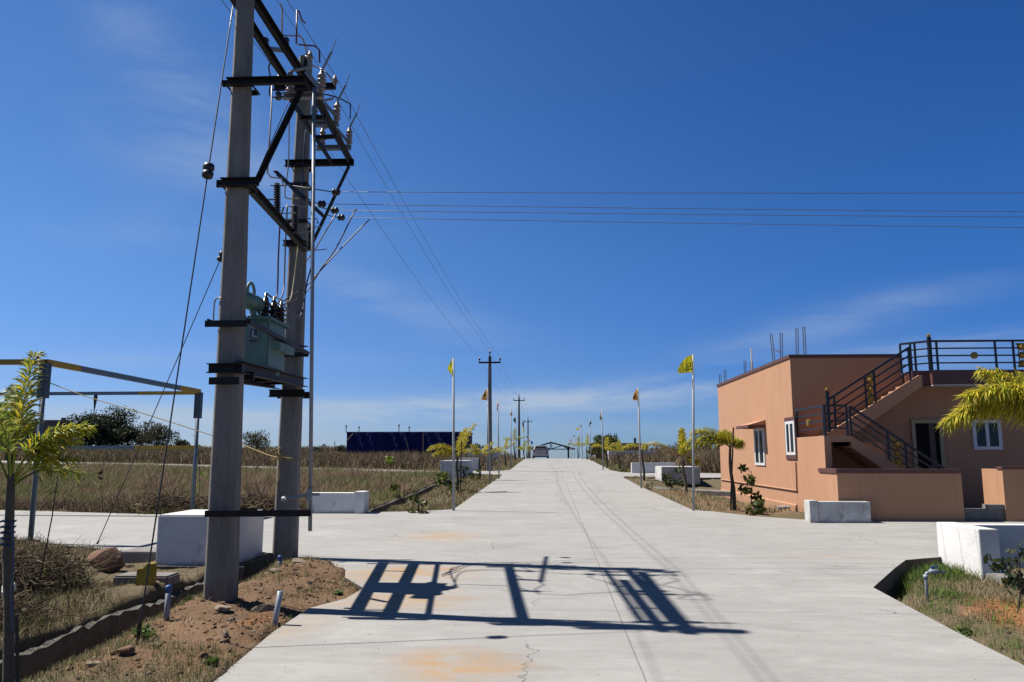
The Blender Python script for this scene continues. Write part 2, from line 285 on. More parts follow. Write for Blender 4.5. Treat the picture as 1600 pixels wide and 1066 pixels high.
def nodeset(m):
    m.use_nodes=True; nt=m.node_tree; n=nt.nodes; L=nt.links; b=n['Principled BSDF']
    geo=n.new('ShaderNodeNewGeometry'); pos=geo.outputs['Position']; sep=n.new('ShaderNodeSeparateXYZ'); L.new(pos,sep.inputs[0])
    def mth(op,a,b2=None,c=None):
        q=n.new('ShaderNodeMath'); q.operation=op
        for i,v in enumerate((a,b2,c)):
            if v is None: continue
            if isinstance(v,(int,float)): q.inputs[i].default_value=v
            else: L.new(v,q.inputs[i])
        return q.outputs[0]
    def noise(scale,stretch=(1,1,1),det=6,rough=.6,dist=0,color=False):
        mp=n.new('ShaderNodeMapping'); mp.inputs['Scale'].default_value=stretch; L.new(pos,mp.inputs[0]); t=n.new('ShaderNodeTexNoise'); t.inputs['Scale'].default_value=scale
        t.inputs['Detail'].default_value=det; t.inputs['Roughness'].default_value=rough; t.inputs['Distortion'].default_value=dist; L.new(mp.outputs[0],t.inputs['Vector']); return t.outputs[0]
    def mix(f,a,b2,mode='MIX'):
        q=n.new('ShaderNodeMixRGB'); q.blend_type=mode
        for i,v in enumerate((f,a,b2)):
            if isinstance(v,(int,float)): q.inputs[i].default_value=v
            elif isinstance(v,tuple): q.inputs[i].default_value=(*v,1)
            else: L.new(v,q.inputs[i])
        return q.outputs[0]
    def ramp(v,a,b2):
        q=n.new('ShaderNodeMapRange'); q.inputs[1].default_value=a; q.inputs[2].default_value=b2; q.clamp=True; L.new(v,q.inputs[0]); return q.outputs[0]
    def blob(x0,y0,wx,wy,amp=1.):
        q=mth('ADD',mth('POWER',mth('DIVIDE',mth('ABSOLUTE',mth('SUBTRACT',sep.outputs[0],x0)),wx),2.),mth('POWER',mth('DIVIDE',mth('ABSOLUTE',mth('SUBTRACT',sep.outputs[1],y0)),wy),2.))
        return mth('MULTIPLY',mth('EXPONENT',mth('MULTIPLY',q,-1.)),amp)
    return m,n,L,b,sep,mth,noise,mix,ramp,blob
def road_material():
    m,n,L,b,sep,mth,noise,mix,ramp,blob=nodeset(bpy.data.materials.new('road_concrete'))
    big=noise(.45,(1,1,1),4); mid=noise(2.2,(1,2.2,1),7,.65); fine=noise(70,(1,1,1),3,.7); speck=noise(30,(1,1,1),2,.5); streak=noise(9,(.12,1,1),4,.65); broom=noise(60,(.03,1,1),2)
    c=mix(ramp(big,.3,.7),(.226,.221,.212),(.262,.257,.248)); c=mix(mth('MULTIPLY',ramp(mid,.42,.72),.42),c,(.175,.17,.162)); c=mix(mth('MULTIPLY',ramp(streak,.5,.75),.35),c,(.32,.315,.305))
    c=mix(mth('MULTIPLY',ramp(streak,.48,.25),.3),c,(.19,.185,.177)); c=mix(mth('MULTIPLY',ramp(fine,.52,.8),.4),c,(.14,.135,.128)); c=mix(mth('MULTIPLY',ramp(fine,.45,.2),.3),c,(.42,.415,.40))
    dk=mth('MULTIPLY',ramp(noise(1.1,(.8,2.6,1),8,.75,.6),.60,.72),.35); c=mix(dk,c,(.11,.107,.103))
    c=mix(mth('MULTIPLY',ramp(speck,.72,.78),.6),c,(.08,.075,.07))
    blot=noise(.9,(1,1.5,1),8,.7,.4); c=mix(mth('MULTIPLY',ramp(blot,.54,.70),.5),c,(.335,.33,.32)); c=mix(mth('MULTIPLY',ramp(blot,.46,.32),.42),c,(.155,.15,.142))
    vo=n.new('ShaderNodeTexVoronoi'); vo.feature='DISTANCE_TO_EDGE'; vo.inputs['Scale'].default_value=.33; vm=n.new('ShaderNodeVectorMath'); vm.operation='MULTIPLY_ADD'; L.new(sep.inputs[0].links[0].from_socket,vm.inputs[0]); vm.inputs[1].default_value=(1,1,1)
    dn=n.new('ShaderNodeTexNoise'); dn.inputs['Scale'].default_value=2.2; dn.inputs['Detail'].default_value=6; L.new(sep.inputs[0].links[0].from_socket,dn.inputs['Vector']); dv=n.new('ShaderNodeVectorMath'); dv.operation='SCALE'; dv.inputs[3].default_value=.5; L.new(dn.outputs['Color'],dv.inputs[0]); L.new(dv.outputs[0],vm.inputs[2]); L.new(vm.outputs[0],vo.inputs['Vector'])
    crk=mth('MULTIPLY',mth('LESS_THAN',vo.outputs['Distance'],.0022),ramp(noise(.28,(1,1,1),2),.52,.56)); c=mix(mth('MULTIPLY',crk,.7),c,(.07,.066,.06))
    # earth-coloured stains washed onto the slab
    st=None
    for a in ((-.72,6.25,.5,.4,1.7),(-1.6,8.7,.75,.6,1.3),(-2.0,10.3,1.0,.6,1.4),(-1.9,14.2,.75,.8,1.1),(-2.3,7.4,.3,.7,.8),(-1.6,10.7,.4,.35,.7),(4.1,12.2,1.1,.22,.55),(2.6,7.3,.5,.1,.3),(-1.5,5.3,.5,.3,.3)):
        q=blob(*a); st=q if st is None else mth('ADD',st,q)
    sn=mth('MULTIPLY',st,mth('ADD',ramp(noise(2.3,(1,1.6,1),9,.72,.6),.36,.68),.12)); c=mix(ramp(sn,.10,1.15),c,(.285,.185,.095))
    # tyre lanes polished darker, joints sawn across and along
    def line(v,x0,w): return mth('LESS_THAN',mth('ABSOLUTE',mth('SUBTRACT',v,x0)),w)
    wob=mth('MULTIPLY',mth('SUBTRACT',noise(.8,(1,1,1),3),.5),.03)
    xx=mth('ADD',sep.outputs[0],wob); yy=mth('ADD',sep.outputs[1],wob)
    j=line(xx,.68,.006)
    ym=mth('MODULO',mth('ADD',yy,30.9),4.6); j=mth('MAXIMUM',j,mth('MULTIPLY',line(ym,2.3,.007),.75))
    c=mix(mth('MULTIPLY',j,.6),c,(.07,.067,.063))
    wv=mth('ADD',sep.outputs[0],mth('MULTIPLY',mth('SUBTRACT',noise(.12,(0,1,1),2),.5),1.6))
    tr=None
    for x0 in (.35,1.75):
        q=mth('EXPONENT',mth('MULTIPLY',mth('POWER',mth('DIVIDE',mth('ABSOLUTE',mth('SUBTRACT',wv,x0)),.12),2.),-1.)); tr=q if tr is None else mth('ADD',tr,q)
    tr=mth('MULTIPLY',tr,ramp(sep.outputs[1],12,30)); c=mix(mth('MULTIPLY',tr,.16),c,(.12,.118,.115))
    nz=n.new('ShaderNodeSeparateXYZ'); gn=n.new('ShaderNodeNewGeometry'); L.new(gn.outputs['True Normal'],nz.inputs[0]); c=mix(ramp(nz.outputs[2],.8,.4),c,(.045,.04,.034))  # slab side faces coloured darker: shade on the slab edge painted in
    L.new(c,b.inputs['Base Color']); b.inputs['Roughness'].default_value=.85
    hgt=mth('ADD',mth('MULTIPLY',broom,.5),mth('ADD',mth('MULTIPLY',fine,.6),mth('MULTIPLY',j,-2.)))
    bp=n.new('ShaderNodeBump'); bp.inputs['Strength'].default_value=.45; bp.inputs['Distance'].default_value=.006; L.new(hgt,bp.inputs['Height']); L.new(bp.outputs[0],b.inputs['Normal']); return m
def ground_material():
    m,n,L,b,sep,mth,noise,mix,ramp,blob=nodeset(bpy.data.materials.new('earth'))
    n1=noise(.35,(1,1,1),6); n2=noise(2.,(1,1,1),8,.7); n3=noise(14,(1,1,1),6,.7); n4=noise(60,(1,1,1),3,.6)
    far=mix(ramp(n1,.35,.65),(0.089,0.074,0.041),(0.115,0.092,0.058)); far=mix(mth('MULTIPLY',ramp(n2,.5,.7),.5),far,(0.066,0.063,0.030))
    soil=mix(ramp(n2,.3,.7),(0.106,0.065,0.037),(0.172,0.105,0.062)); soil=mix(mth('MULTIPLY',ramp(n3,.5,.75),.5),soil,(0.185,0.135,0.095)); soil=mix(mth('MULTIPLY',ramp(n3,.45,.2),.5),soil,(0.086,0.050,0.030))
    red=mix(ramp(n3,.3,.7),(0.198,0.083,0.033),(0.277,0.132,0.059))
    so=None
    for a in ((-3.2,8.2,1.2,1.5,1.1),(-3.0,10.2,1.0,1.2,1.1),(-3.0,6.4,.8,.7,.8),(4.9,8.6,.6,.9,.9),(5.3,7.6,.7,.8,.8),(4.9,20.5,1.6,2.,.9),(4.6,26,1.5,3.,.6)):
        q=blob(*a); so=q if so is None else mth('ADD',so,q)
    c=mix(ramp(mth('ADD',so,mth('MULTIPLY',mth('SUBTRACT',n2,.5),.9)),.25,.6),far,soil)
    rd=mth('ADD',mth('ADD',blob(4.9,8.3,.8,.9),blob(5.5,9.3,.8,.5)),mth('ADD',blob(5.4,11.4,.5,.35),blob(-2.75,7.6,.25,.8,.7)))
    c=mix(ramp(mth('ADD',rd,mth('MULTIPLY',mth('SUBTRACT',n2,.5),1.2)),.4,.9),c,red)
    c=mix(mth('MULTIPLY',ramp(n4,.6,.8),.4),c,(0.277,0.238,0.191)); c=mix(mth('MULTIPLY',ramp(n4,.42,.2),.5),c,(0.046,0.033,0.020))
    L.new(c,b.inputs['Base Color']); b.inputs['Roughness'].default_value=.95; b.inputs['Specular IOR Level'].default_value=.15
    bp=n.new('ShaderNodeBump'); bp.inputs['Strength'].default_value=.8; bp.inputs['Distance'].default_value=.05; L.new(mth('ADD',mth('MULTIPLY',n3,.7),mth('MULTIPLY',n4,.3)),bp.inputs['Height']); L.new(bp.outputs[0],b.inputs['Normal']); return m
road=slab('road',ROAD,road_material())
def gz(x,y):
    x=np.asarray(x,float); y=np.asarray(y,float); z=base(x,y)
    d=-.015+(vnoise(x,y,.8,1)-.5)*.07+(vnoise(x,y,.25,2)-.5)*.055+(vnoise(x,y,.13,4)-.5)*.04+(vnoise(x,y,3.,3)-.5)*.10*sst(3,6,np.abs(x-.6))
    g=lambda x0,y0,wx,wy,a: a*np.exp(-((x-x0)/wx)**2-((y-y0)/wy)**2)
    d=d+g(-3.5,8.1,.6,.8,.13)+g(-3.2,10.4,.45,.6,.15)+g(-3.1,6.2,.5,.4,.12)+g(-2.75,7.2,.2,.9,.05)
    # drain trench along the left of the road, open between the culverts
    tr=sst(-4.62,-4.54,x)*np.where(y<12,sst(-3.6,-4.3,x),sst(-3.9,-4.2,x)); open_=np.clip(sst(5.0,5.6,y)*sst(11.2,10.6,y)+sst(19.0,19.4,y)*sst(39.0,38.0,y)+sst(46,47,y)*sst(70,66,y),0,1)
    d=d-.46*tr*open_
    nr=(x>3.5)&(y<12.4); d=np.where(nr,d-.10-.25*np.exp(-((x-3.7-.55*np.clip(y-9.6,0,9))/.35)**2)*sst(7,9.3,y),d)
    d=d-.6*sst(5.75,5.85,x)*sst(6.6,6.4,x)*sst(12.3,12.0,y)*sst(9.5,10.2,y)
    d=d+g(5.0,8.2,.5,.6,.14)
    d=d-sst(4.4,6.0,x)*sst(19.2,20.6,y)*sst(36,31,y)*(.14+.026*np.clip(y-20.5,0,9))
    ins=inpoly(x,y,ROAD); d=np.where(ins,-.16,d)
    return z+d
def gzz(x,y): return float(gz(np.array([x]),np.array([y]))[0])
def axis(lo,hi,st,far_lo,far_hi,gr=1.16):
    a=list(np.arange(lo,hi+1e-6,st)); s=st
    while a[-1]<far_hi: s*=gr; a.append(a[-1]+s)
    s=st
    while a[0]>far_lo: s*=gr; a.insert(0,a[0]-s)
    return np.array(a)
xs=axis(-9,7.5,.055,-900,900); ys=axis(4.2,14,.06,-12,1900,1.07)
XX,YY=np.meshgrid(xs,ys); ZZ=gz(XX,YY); nx=len(xs); ny=len(ys)
V=np.stack([XX.ravel(),YY.ravel(),ZZ.ravel()],1); i=np.arange((ny-1)*nx).reshape(ny-1,nx)[:,:-1].ravel()
ground=npmesh('ground',V,np.stack([i,i+1,i+nx+1,i+nx],1),ground_material()); struct(ground); ground.data.polygons.foreach_set('use_smooth',[True]*len(ground.data.polygons))
# ================================================================ HOUSE
HX=6.27; HY=20.5; HT=4.26; HXR=P(1405,548,HY).x; HYB=29.3
def house():
    root=thing('house',(HX,HY,bz(HX,HY)-.3),'single storey peach house with a black railed outside staircase and maroon roof edge','house')
    zb=-.3
    # ground floor block behind the left wall, kept as hollow-looking solid masses
    w=MB(); w.box(HX,HXR,HY,HYB,zb,HT-.09); RT=P(1500,578,19.8).z   # roof terrace level
    w.box(HXR,18,HY+.003,HYB-.2,zb,RT-.13)
    # stair landing block: pier, slab, and back
    LZ=P(1290,681,18.3).z; LXR=P(1330,681,18.3).x
    w.box(HX+.002,HX+.155,18.3,HY,zb,LZ-.14)
    w.box(HX+.003,LXR,18.297,HY,LZ-.14,LZ)
    # upper flight carriage
    Yf=19.45
    A=P(1302,672,Yf); B=P(1437,586,Yf); C=P(1437,606,Yf); D=P(1345,672,Yf)
    w.prism([(LXR-.35,LZ),(A.x,A.z),(B.x,B.z),(B.x+.05,B.z),(B.x+.05,C.z),(C.x,C.z),(D.x,D.z),(LXR-.02,LZ-.02-.1)],'y',Yf,Yf+.1)
    w.prism([(LXR-.3,LZ-.1),(A.x,A.z-.3),(B.x,B.z-.3),(B.x,C.z+.01),(D.x,D.z+.01),(LXR-.02,LZ-.13)],'y',Yf+.1,HY)
    # lower flight carriage: sloping soffit beam
    a=P(1330,681,18.3); b=P(1402,729,18.3); sl=(b.z-a.z)/(b.x-a.x); xe=a.x+(.45-a.z)/sl; th=.26
    w.prism([(a.x,a.z),(xe,.45),(xe,zb),(xe-.35,zb),(xe-.35-.0,.45-th+.2),(a.x,a.z-th)],'y',18.3,18.42)
    w.prism([(a.x,a.z-.12),(xe,.33),(xe,zb),(xe-.35,zb),(xe-.35,.45-th+.15),(a.x,a.z-th+.04)],'y',18.42,Yf-.02)
    w.box(HX+.156,LXR+1.2,Yf-.015,Yf-.002,zb,LZ-.141)
    o=w.build('wall','peach',root)
    # steps on both flights
    st=MB(); n=9
    for k in range(n):
        x0=a.x+(xe-a.x)*k/n; x1=a.x+(xe-a.x)*(k+1)/n; z=a.z-(a.z-.45)*(k)/n-.1
        st.box(x0,x1,18.425,Yf-.02,z-.17,z-.02)
    for k in range(11):
        x0=A.x+(B.x-A.x)*k/11; x1=A.x+(B.x-A.x)*(k+1)/11; z=A.z+(B.z-A.z)*(k+1)/11-.1
        st.box(x0,x1,Yf+.11,HY-.01,z-.25,z-.12)
    st.build('step','peach',root)
    # skirting plinth on the left wall
    pl=MB(); pl.prism([(HX+.01,zb),(HX-.045,zb),(HX-.045,PX(1180,774,HX).z-.06),(HX+.01,PX(1180,774,HX).z)],'y',0,1); pl.v=[]; pl.f=[]
    z1=PX(1127,767,HX).z; z2=PX(1232,781,HX).z; zm=(z1+z2)/2
    pl.add([(HX-.045,HY+.0,zb),(HX-.045,HYB,zb),(HX-.045,HYB,zm-.03),(HX-.045,HY,zm-.03),(HX+.02,HY,zm),(HX+.02,HYB,zm),(HX+.02,HY,zb),(HX+.02,HYB,zb)],[(0,1,2,3),(3,2,5,4),(0,3,4,6),(1,7,5,2)])
    pl.build('plinth','peach',root)
    # parapet copings
    c=MB(); c.box(HX-.03,HX+.2,HY-.03,HYB+.03,HT-.09,HT); c.box(HX+.2,HXR+.02,HY-.03,HY+.2,HT-.089,HT-.001); c.box(HXR-.15,HXR+.021,HY+.2,HYB,HT-.089,HT-.001); c.box(HX+.2,HXR-.15,HYB-.17,HYB+.03,HT-.089,HT-.001)
    c.build('roof_coping','maroon',root)
    rf=MB(); rf.box(HXR+.03,18.1,HY+.1,HYB-.1,RT-.13,RT-.03); rf.build('roof','slabc',root)
    # balcony slab with soffit
    bx0=P(1457,590,19.8).x; bm_=P(1500,601,19.8).z
    bl=MB(); bl.box(bx0,18,19.8,HY+.0,bm_+.012,RT); bl.box(B.x+.052,bx0+.05,19.95,HY,bm_+.02,RT-.002)
    bal=bl.build('balcony','maroon',root)
    sf=MB(); sf.box(bx0+.01,18,19.82,HY-.005,bm_-.03,bm_+.012); sub(sf,'soffit','pinktrim',bal,root)
    # left wall windows
    def window_left(p0,p1,awn):
        y0=PX(p1[0],p1[1],HX).y; y1=PX(p0[0],p0[1],HX).y; zt=(PX(p0[0],p0[1],HX).z+PX(p1[0],p0[1]-6,HX).z)/2; zl=(PX(p0[0],p1[1],HX).z+PX(p1[0],p1[1],HX).z)/2
        y0,y1=min(y0,y1),max(y0,y1); x=HX-.035
        f=MB(); t=.07; f.box(x,HX+.01,y0,y0+t,zl,zt); f.box(x,HX+.01,y1-t,y1,zl,zt); f.box(x+.002,HX+.01,y0+t,y1-t,zt-t,zt); f.box(x+.002,HX+.01,y0+t,y1-t,zl,zl+t); m=(y0+y1)/2; f.box(x-.006,HX+.01,m-.05,m+.05,zl+t,zt-t)
        f.box(x-.003,HX+.01,y0+t,y0+t+.04,zl+t,zt-t); f.box(x-.003,HX+.01,y1-t-.04,y1-t,zl+t,zt-t)
        w=f.build('window','frame',root); g=MB(); g.box(x+.022,HX+.004,y0+.05,y1-.05,zl+.05,zt-.05); sub(g,'pane','glass',w,root)
        if not awn:
            s=MB(); s.box(HX-.03,HX+.01,y0-.05,y1+.05,zl-.11,zl-.003); s.box(HX-.03,HX+.01,y0-.05,y1+.05,zt+.003,zt+.1); s.box(HX-.028,HX+.01,y0-.055,y0-.003,zl-.003,zt+.003); s.box(HX-.028,HX+.01,y1+.003,y1+.055,zl-.003,zt+.003); sub(s,'surround','maroon',w,root)
        else:
            aw=MB(); aw.add([(HX,y0-.16,zt+.22),(HX,y1+.16,zt+.22),(HX-.5,y0-.16,zt+.07),(HX-.5,y1+.16,zt+.07),(HX,y0-.16,zt+.06),(HX,y1+.16,zt+.06),(HX-.5,y0-.16,zt+.0),(HX-.5,y1+.16,zt+.0)],[(0,1,3,2),(2,3,7,6),(6,7,5,4),(0,2,6,4),(1,5,7,3)])
            sh=aw.build('window_awning','peach',root); e=MB(); e.box(HX-.515,HX-.498,y0-.165,y1+.165,zt-.012,zt+.075); e.box(HX-.5,HX,y0-.175,y0-.161,zt+.0,zt+.075); e.box(HX-.5,HX,y1+.161,y1+.175,zt+.0,zt+.075); sub(e,'awning_edge','maroon',sh,root)
    window_left((1179,672),(1197,727),True); window_left((1228,661),(1245,711),False)
    # conduit along the left wall and waste pipe
    q=MB(); z=PX(1180,757,HX).z; yc=PX(1246,750,HX).y; q.tube([(HX-.025,HYB-.1,z),(HX-.025,yc,z),(HX-.025,yc,PX(1246,722,HX).z)],.02); q.build('wall_conduit','peach',root)
    q=MB(); q.tube([(HX+.02,HY-.0+.55,z-.45),(HX-.35,HY+.5,z-.47)],.045,12); q.build('waste_pipe','flagpole',root)
    # front door and window on the rear plane under the balcony
    def front_rect(px0,py0,px1,py1): 
        a_=P(px0,py0,HY); b_=P(px1,py1,HY); return a_.x,b_.x,b_.z,a_.z
    x0,x1,zl,zt=front_rect(1422,656,1478,752); zl=.42
    f=MB(); f.box(x0,x0+.09,HY-.06,HY+.02,zl,zt); f.box(x1-.09,x1,HY-.06,HY+.02,zl,zt); f.box(x0+.09,x1-.09,HY-.058,HY+.02,zt-.09,zt); df=f.build('door_frame','doorframe',root)
    g=MB(); xm=x0+(x1-x0)*.56; xm2=x0+(x1-x0)*.74; g.box(x0+.09,xm,HY-.02,HY+.01,zl,zt-.09); g.box(xm2,x1-.09,HY-.02,HY+.01,zl,zt-.09); dr=g.build('door','door',root)
    h=MB(); h.box(xm,xm2,HY-.035,HY+.01,zl,zt-.092); sub(h,'door_leaf','doorwood',dr,root)
    k=MB(); kz=P(1460,720,HY).z; k.lathe((xm+.09,HY-.035,kz),(xm+.09,HY-.12,kz),[(0,.03),(.03,.015),(.05,.03),(.075,.02),(.08,.004)]); sub(k,'handle','gold',dr,root)
    x0,x1,zl,zt=front_rect(1517,656,1566,703); t=.085
    f=MB(); f.box(x0,x0+t,HY-.05,HY+.02,zl,zt); f.box(x1-t,x1,HY-.05,HY+.02,zl,zt); f.box(x0+t,x1-t,HY-.048,HY+.02,zt-t,zt); f.box(x0+t,x1-t,HY-.048,HY+.02,zl,zl+t); m=(x0+x1)/2; f.box(m-.04,m+.04,HY-.052,HY+.02,zl+t,zt-t)
    w=f.build('window','frame',root); g=MB(); g.box(x0+.03,x1-.03,HY-.018,HY+.01,zl+.03,zt-.03); sub(g,'pane','glass',w,root)
    # floor plinth of the sit-out behind the low wall
    fl=MB(); fl.box(HX+.16,18,17.45,HY-.0,zb,.40); fl.build('sit_out_floor','cement',root)
    # railings -------------------------------------------------
    def rail_run(name,pts_bot,h,nr,posts,orn=(),rt=.028,disc=None):
        # pts_bot: polyline of the foot of the railing
        mb=MB(); pts=[Vector(p) for p in pts_bot]
        for k in range(len(pts)-1):
            for q in range(nr):
                zz=h*(q+1)/nr if q<nr-1 else h
                r=.05 if q==nr-1 else .034
                mb.bar(pts[k]+Vector((0,0,zz)),pts[k+1]+Vector((0,0,zz)),r,r)
        for (k,t) in posts:
            p=pts[k].lerp(pts[min(k+1,len(pts)-1)],t); mb.bar(p-Vector((0,0,.03)),p+Vector((0,0,h)),.042,.042)
        o=mb.build(name,'rail',root)
        for (k,t0,t1) in orn:
            pa=pts[k].lerp(pts[k+1],t0); pb=pts[k].lerp(pts[k+1],t1); d=(pb-pa); g=MB(); L=d.length
            u=d.normalized()
            for s in (-1,1):
                for e in range(6):
                    f0=e/6; f1=(e+1)/6; w0=.16+.10*math.sin(f0*math.pi*3)**2; w1=.16+.10*math.sin(f1*math.pi*3)**2
                    c0=pa+d*(.5+s*w0)+Vector((0,0,.06+f0*(h-.12))); c1=pa+d*(.5+s*w1)+Vector((0,0,.06+f1*(h-.12))); g.tube([c0,c1],.016,6)
            for e in range(3):
                cc=pa+d*.5+Vector((0,0,h*(.22+.28*e))); g.lathe(cc-Vector((0,0,.09)),cc+Vector((0,0,.09)),[(0,.012),(.05,.06),(.09,.075),(.13,.06),(.18,.012)],10)
            for fz in (.12,.5,.88): g.bar(pa+d*.12+Vector((0,0,h*fz)),pa+d*.88+Vector((0,0,h*fz)),.012,.05)
            sub(g,'rail_ornament','gold',o,root)
        if disc:
            k,t,zz=disc; p=pts[k].lerp(pts[k+1],t)+Vector((0,0,zz)); dd=(pts[k+1]-pts[k]).normalized(); nn=dd.cross(Vector((0,0,1)))
            g=MB(); g.lathe(p-nn*.03,p+nn*.03,[(0,.05),(.004,.085),(.056,.085),(.06,.05)],18); sub(g,'rail_disc','gold',o,root)
        return o
    # landing railing: side then front, then down the lower flight
    z=LZ; fy=18.34; lx=HX+.05; e=P(1440,753,fy)
    rh=P(1280,634,18.34).z-z
    rail_run('landing_railing',[(lx,HY-.12,z),(lx,fy,z),(LXR-.05,fy,z)],rh,4,[(0,0.02),(0,.97),(1,.02),(1,.98)],disc=(0,.45,rh*.5))
    rail_run('lower_stair_railing',[(LXR+.02,fy,z-.02),(xe-.1,fy,.52)],rh,4,[(0,0),(0,.36),(0,.53),(0,.99)],orn=((0,.38,.51),))
    yu=Yf+.04; A2=P(1297,674,yu); B2=P(1424,592,yu)
    up=MB(); ru=P(1424,543,yu).z-B2.z
    rail_run('upper_stair_railing',[tuple(A2),tuple(B2)],ru,4,[(0,0.0),(0,.07),(0,.45),(0,.56),(0,.99)],orn=((0,.465,.545),))
    nw=MB(); p=Vector((A2.x-.02,yu,LZ)); nw.bar(p,p+Vector((0,0,ru+.2+A2.z-LZ)),.07,.07); nwo=nw.build('newel_post','rail',root)
    k=MB(); kk=p+Vector((0,0,ru+.2+A2.z-LZ)); k.lathe(kk,kk+Vector((0,0,.12)),[(0,.02),(.03,.045),(.06,.045),(.09,.01)],10); sub(k,'finial','gold',nwo,root)
    bt=RT; fy2=19.86; bh=P(1500,533,fy2).z-bt; by=20.25
    cpx=P(1455,580,fy2).x
    rail_run('balcony_railing',[(B2.x+.12,by,bt-.02),(cpx,fy2,bt),(cpx+2.9,fy2,bt),(cpx+6.5,fy2,bt)],bh,4,[(0,0),(0,.35),(0,.5),(1,.06),(1,.55),(1,.70),(1,.83),(2,.0),(2,.5),(2,1)],orn=((1,.71,.82),),disc=(1,.37,bh*.5))
    nw=MB(); p=Vector((cpx,fy2,bt-.05)); nw.bar(p,p+Vector((0,0,bh+.15)),.08,.08); nwo=nw.build('newel_post','rail',root)
    k=MB(); kk=p+Vector((0,0,bh+.15)); k.lathe(kk,kk+Vector((0,0,.12)),[(0,.02),(.03,.045),(.06,.045),(.09,.01)],10); sub(k,'finial','gold',nwo,root)
    # column bars left standing on the roof
    for (x0,y0,x1,y1,tie) in ((1124,600,1124,585,0),(1132,598,1131.5,578,0),(1163,584,1162.5,564,0),(1173,580,1172.6,565,0),(1208,562,1203,521,0),(1219,558,1219,520,1),(1243.5,548,1243.4,513,0),(1256,548,1254,510,0)):
        a_=PX(x0,y0,HX+.12) if x0<1240 else P(x0,y0,HY+.12); b_=PX(x1,y1,HX+.12) if x0<1240 else P(x1,y1,HY+.12); a_.z=HT-.05
        mb=MB()
        for dx,dy in ((0,0),(.07,.05)): mb.tube([a_+Vector((dx,dy,0)),b_+Vector((dx,dy,0))],.012,6)
        if tie: mb.bar(a_+Vector((0,0,.28)),PX(1206.5,545,HX+.12)+Vector((0,0,0)),.02,.02)
        mb.build('starter_bar','rebar',root)
    mb=MB(); a_=PX(1174.5,579,HX+.14); b_=PX(1174,544,HX+.14); a_.z=HT-.05; mb.tube([a_,b_],.022,8); mb.build('vent_pipe','white',root)
house()
def compound_wall():
    xl=P(1310,780,17.2).x-.0; xr=P(1505,780,17.2).x; zt=P(1400,733,17.2).z; z2=P(1282,733,18.3).z
    t=thing('compound_wall',(xl,17.2,0),'low peach compound wall with maroon coping in front of the staircase','wall','peach compound walls')
    w=MB(); w.box(xl,xr,17.2,17.36,-.2,zt-.09); w.box(xl+.001,xl+.15,17.36,18.296,-.2,zt-.09); w.build('wall_body','peach',t)
    c=MB(); c.box(xl-.025,xr+.02,17.17,17.39,zt-.09,zt); c.box(xl-.025,xl+.18,17.39,18.296,zt-.09,zt); c.build('coping','maroon',t)
    x2=P(1570,780,17.2).x; z3=P(1580,729,17.2).z
    t=thing('compound_wall',(x2,17.2,0),'low peach compound wall with a sunlit end, right of the entrance step','wall','peach compound walls')
    w=MB(); w.box(x2,x2+7,17.2,17.36,-.2,z3-.06); w.box(x2+.001,x2+.15,17.36,18.0,-.2,z3-.06); w.build('wall_body','peach',t)
    c=MB(); c.box(x2-.02,x2+7,17.17,17.39,z3-.06,z3); c.build('coping','maroon',t)
    t=thing('entrance_step',((xr+x2)/2,17.3,.2),'grey cement step in the gap between the two compound walls','step')
    s=MB(); zs=P(1540,795,17.3).z; s.box(xr+.01,x2-.01,17.25,17.44,-.2,zs); s.build('tread','cement',t); s=MB(); zk=P(1560,790,17.25).z; s.box(x2-.35,x2-.012,17.22,17.44,zs+.002,zs+.09); s.build('side_block','slabc',t)
compound_wall()

# ================================================================ CULVERT PARAPETS
def parapet(label,blocks,mat='white',bev=.02):
    x0,x1,y0,y1,z0,z1=blocks[0]; t=thing('culvert_parapet',(x0,y0,z0),label,'parapet','white culvert parapets')
    for i,b in enumerate(blocks):
        m=MB(); m.box(*b); m.build('wall_block' if i==0 else 'end_pillar',mat,t,bevel=bev if len(blocks)==1 else .008)
z=bz(0,11); parapet('whitewashed parapet block between the concrete pole and the left side road, largest on that side',[(-5.5,-4.36,11.03,12.1,z-.05,z+.66)])
z=bz(0,18.5); parapet('long white parapet at the field edge beyond the left side road, behind the steel pipe',[(-5.65,-4.55,18.5,18.85,z-.02,z+.47),(-4.548,-4.3,18.46,18.95,z-.02,z+.50)])
z=bz(0,17.0); parapet('white parapet with dirty grey face in front of the peach compound wall',[(5.56,6.62,16.8,17.1,z-.04,z+.42),(5.38,5.558,16.78,17.13,z-.04,z+.445)],'whitedirt')
zb_=bz(0,11.6); a_=P(1490,817,12.0)
parapet('bright white parapet with a thick end pillar at the right frame edge',[(5.98,12,11.9,12.12,zb_-.5,a_.z-.02),(5.72,5.978,10.98,12.14,zb_-.45,a_.z)])
z=bz(0,33.6); parapet('grey shaded parapet beside a small shrub, right of the road',[(4.73,6.3,33.4,35.6,z-.15,z+.58)],'whitedirt')
z=bz(0,41.5); parapet('white parapet on the far side of the second right turning',[(4.3,6.55,41.4,41.75,z-.05,z+.52)])
z=bz(0,38.2); parapet('white parapet behind the first yellow palm, left of the road',[(-5.1,-3.75,37.2,39.3,z-.2,z+.72)])
z=bz(0,44.6); parapet('farther white parapet on the left, beside the second concrete pole',[(-5.0,-3.9,44.6,44.9,z-.1,z+.70)])
z=bz(0,62); parapet('white parapet at a distant turning right of the road, under leafy trees',[(4.6,8.2,61,62.2,z-.1,z+.85)])
z=bz(0,68); parapet('white parapet half hidden by palms far down the left verge',[(-6.8,-4.1,66,66.4,z-.1,z+1.0)])

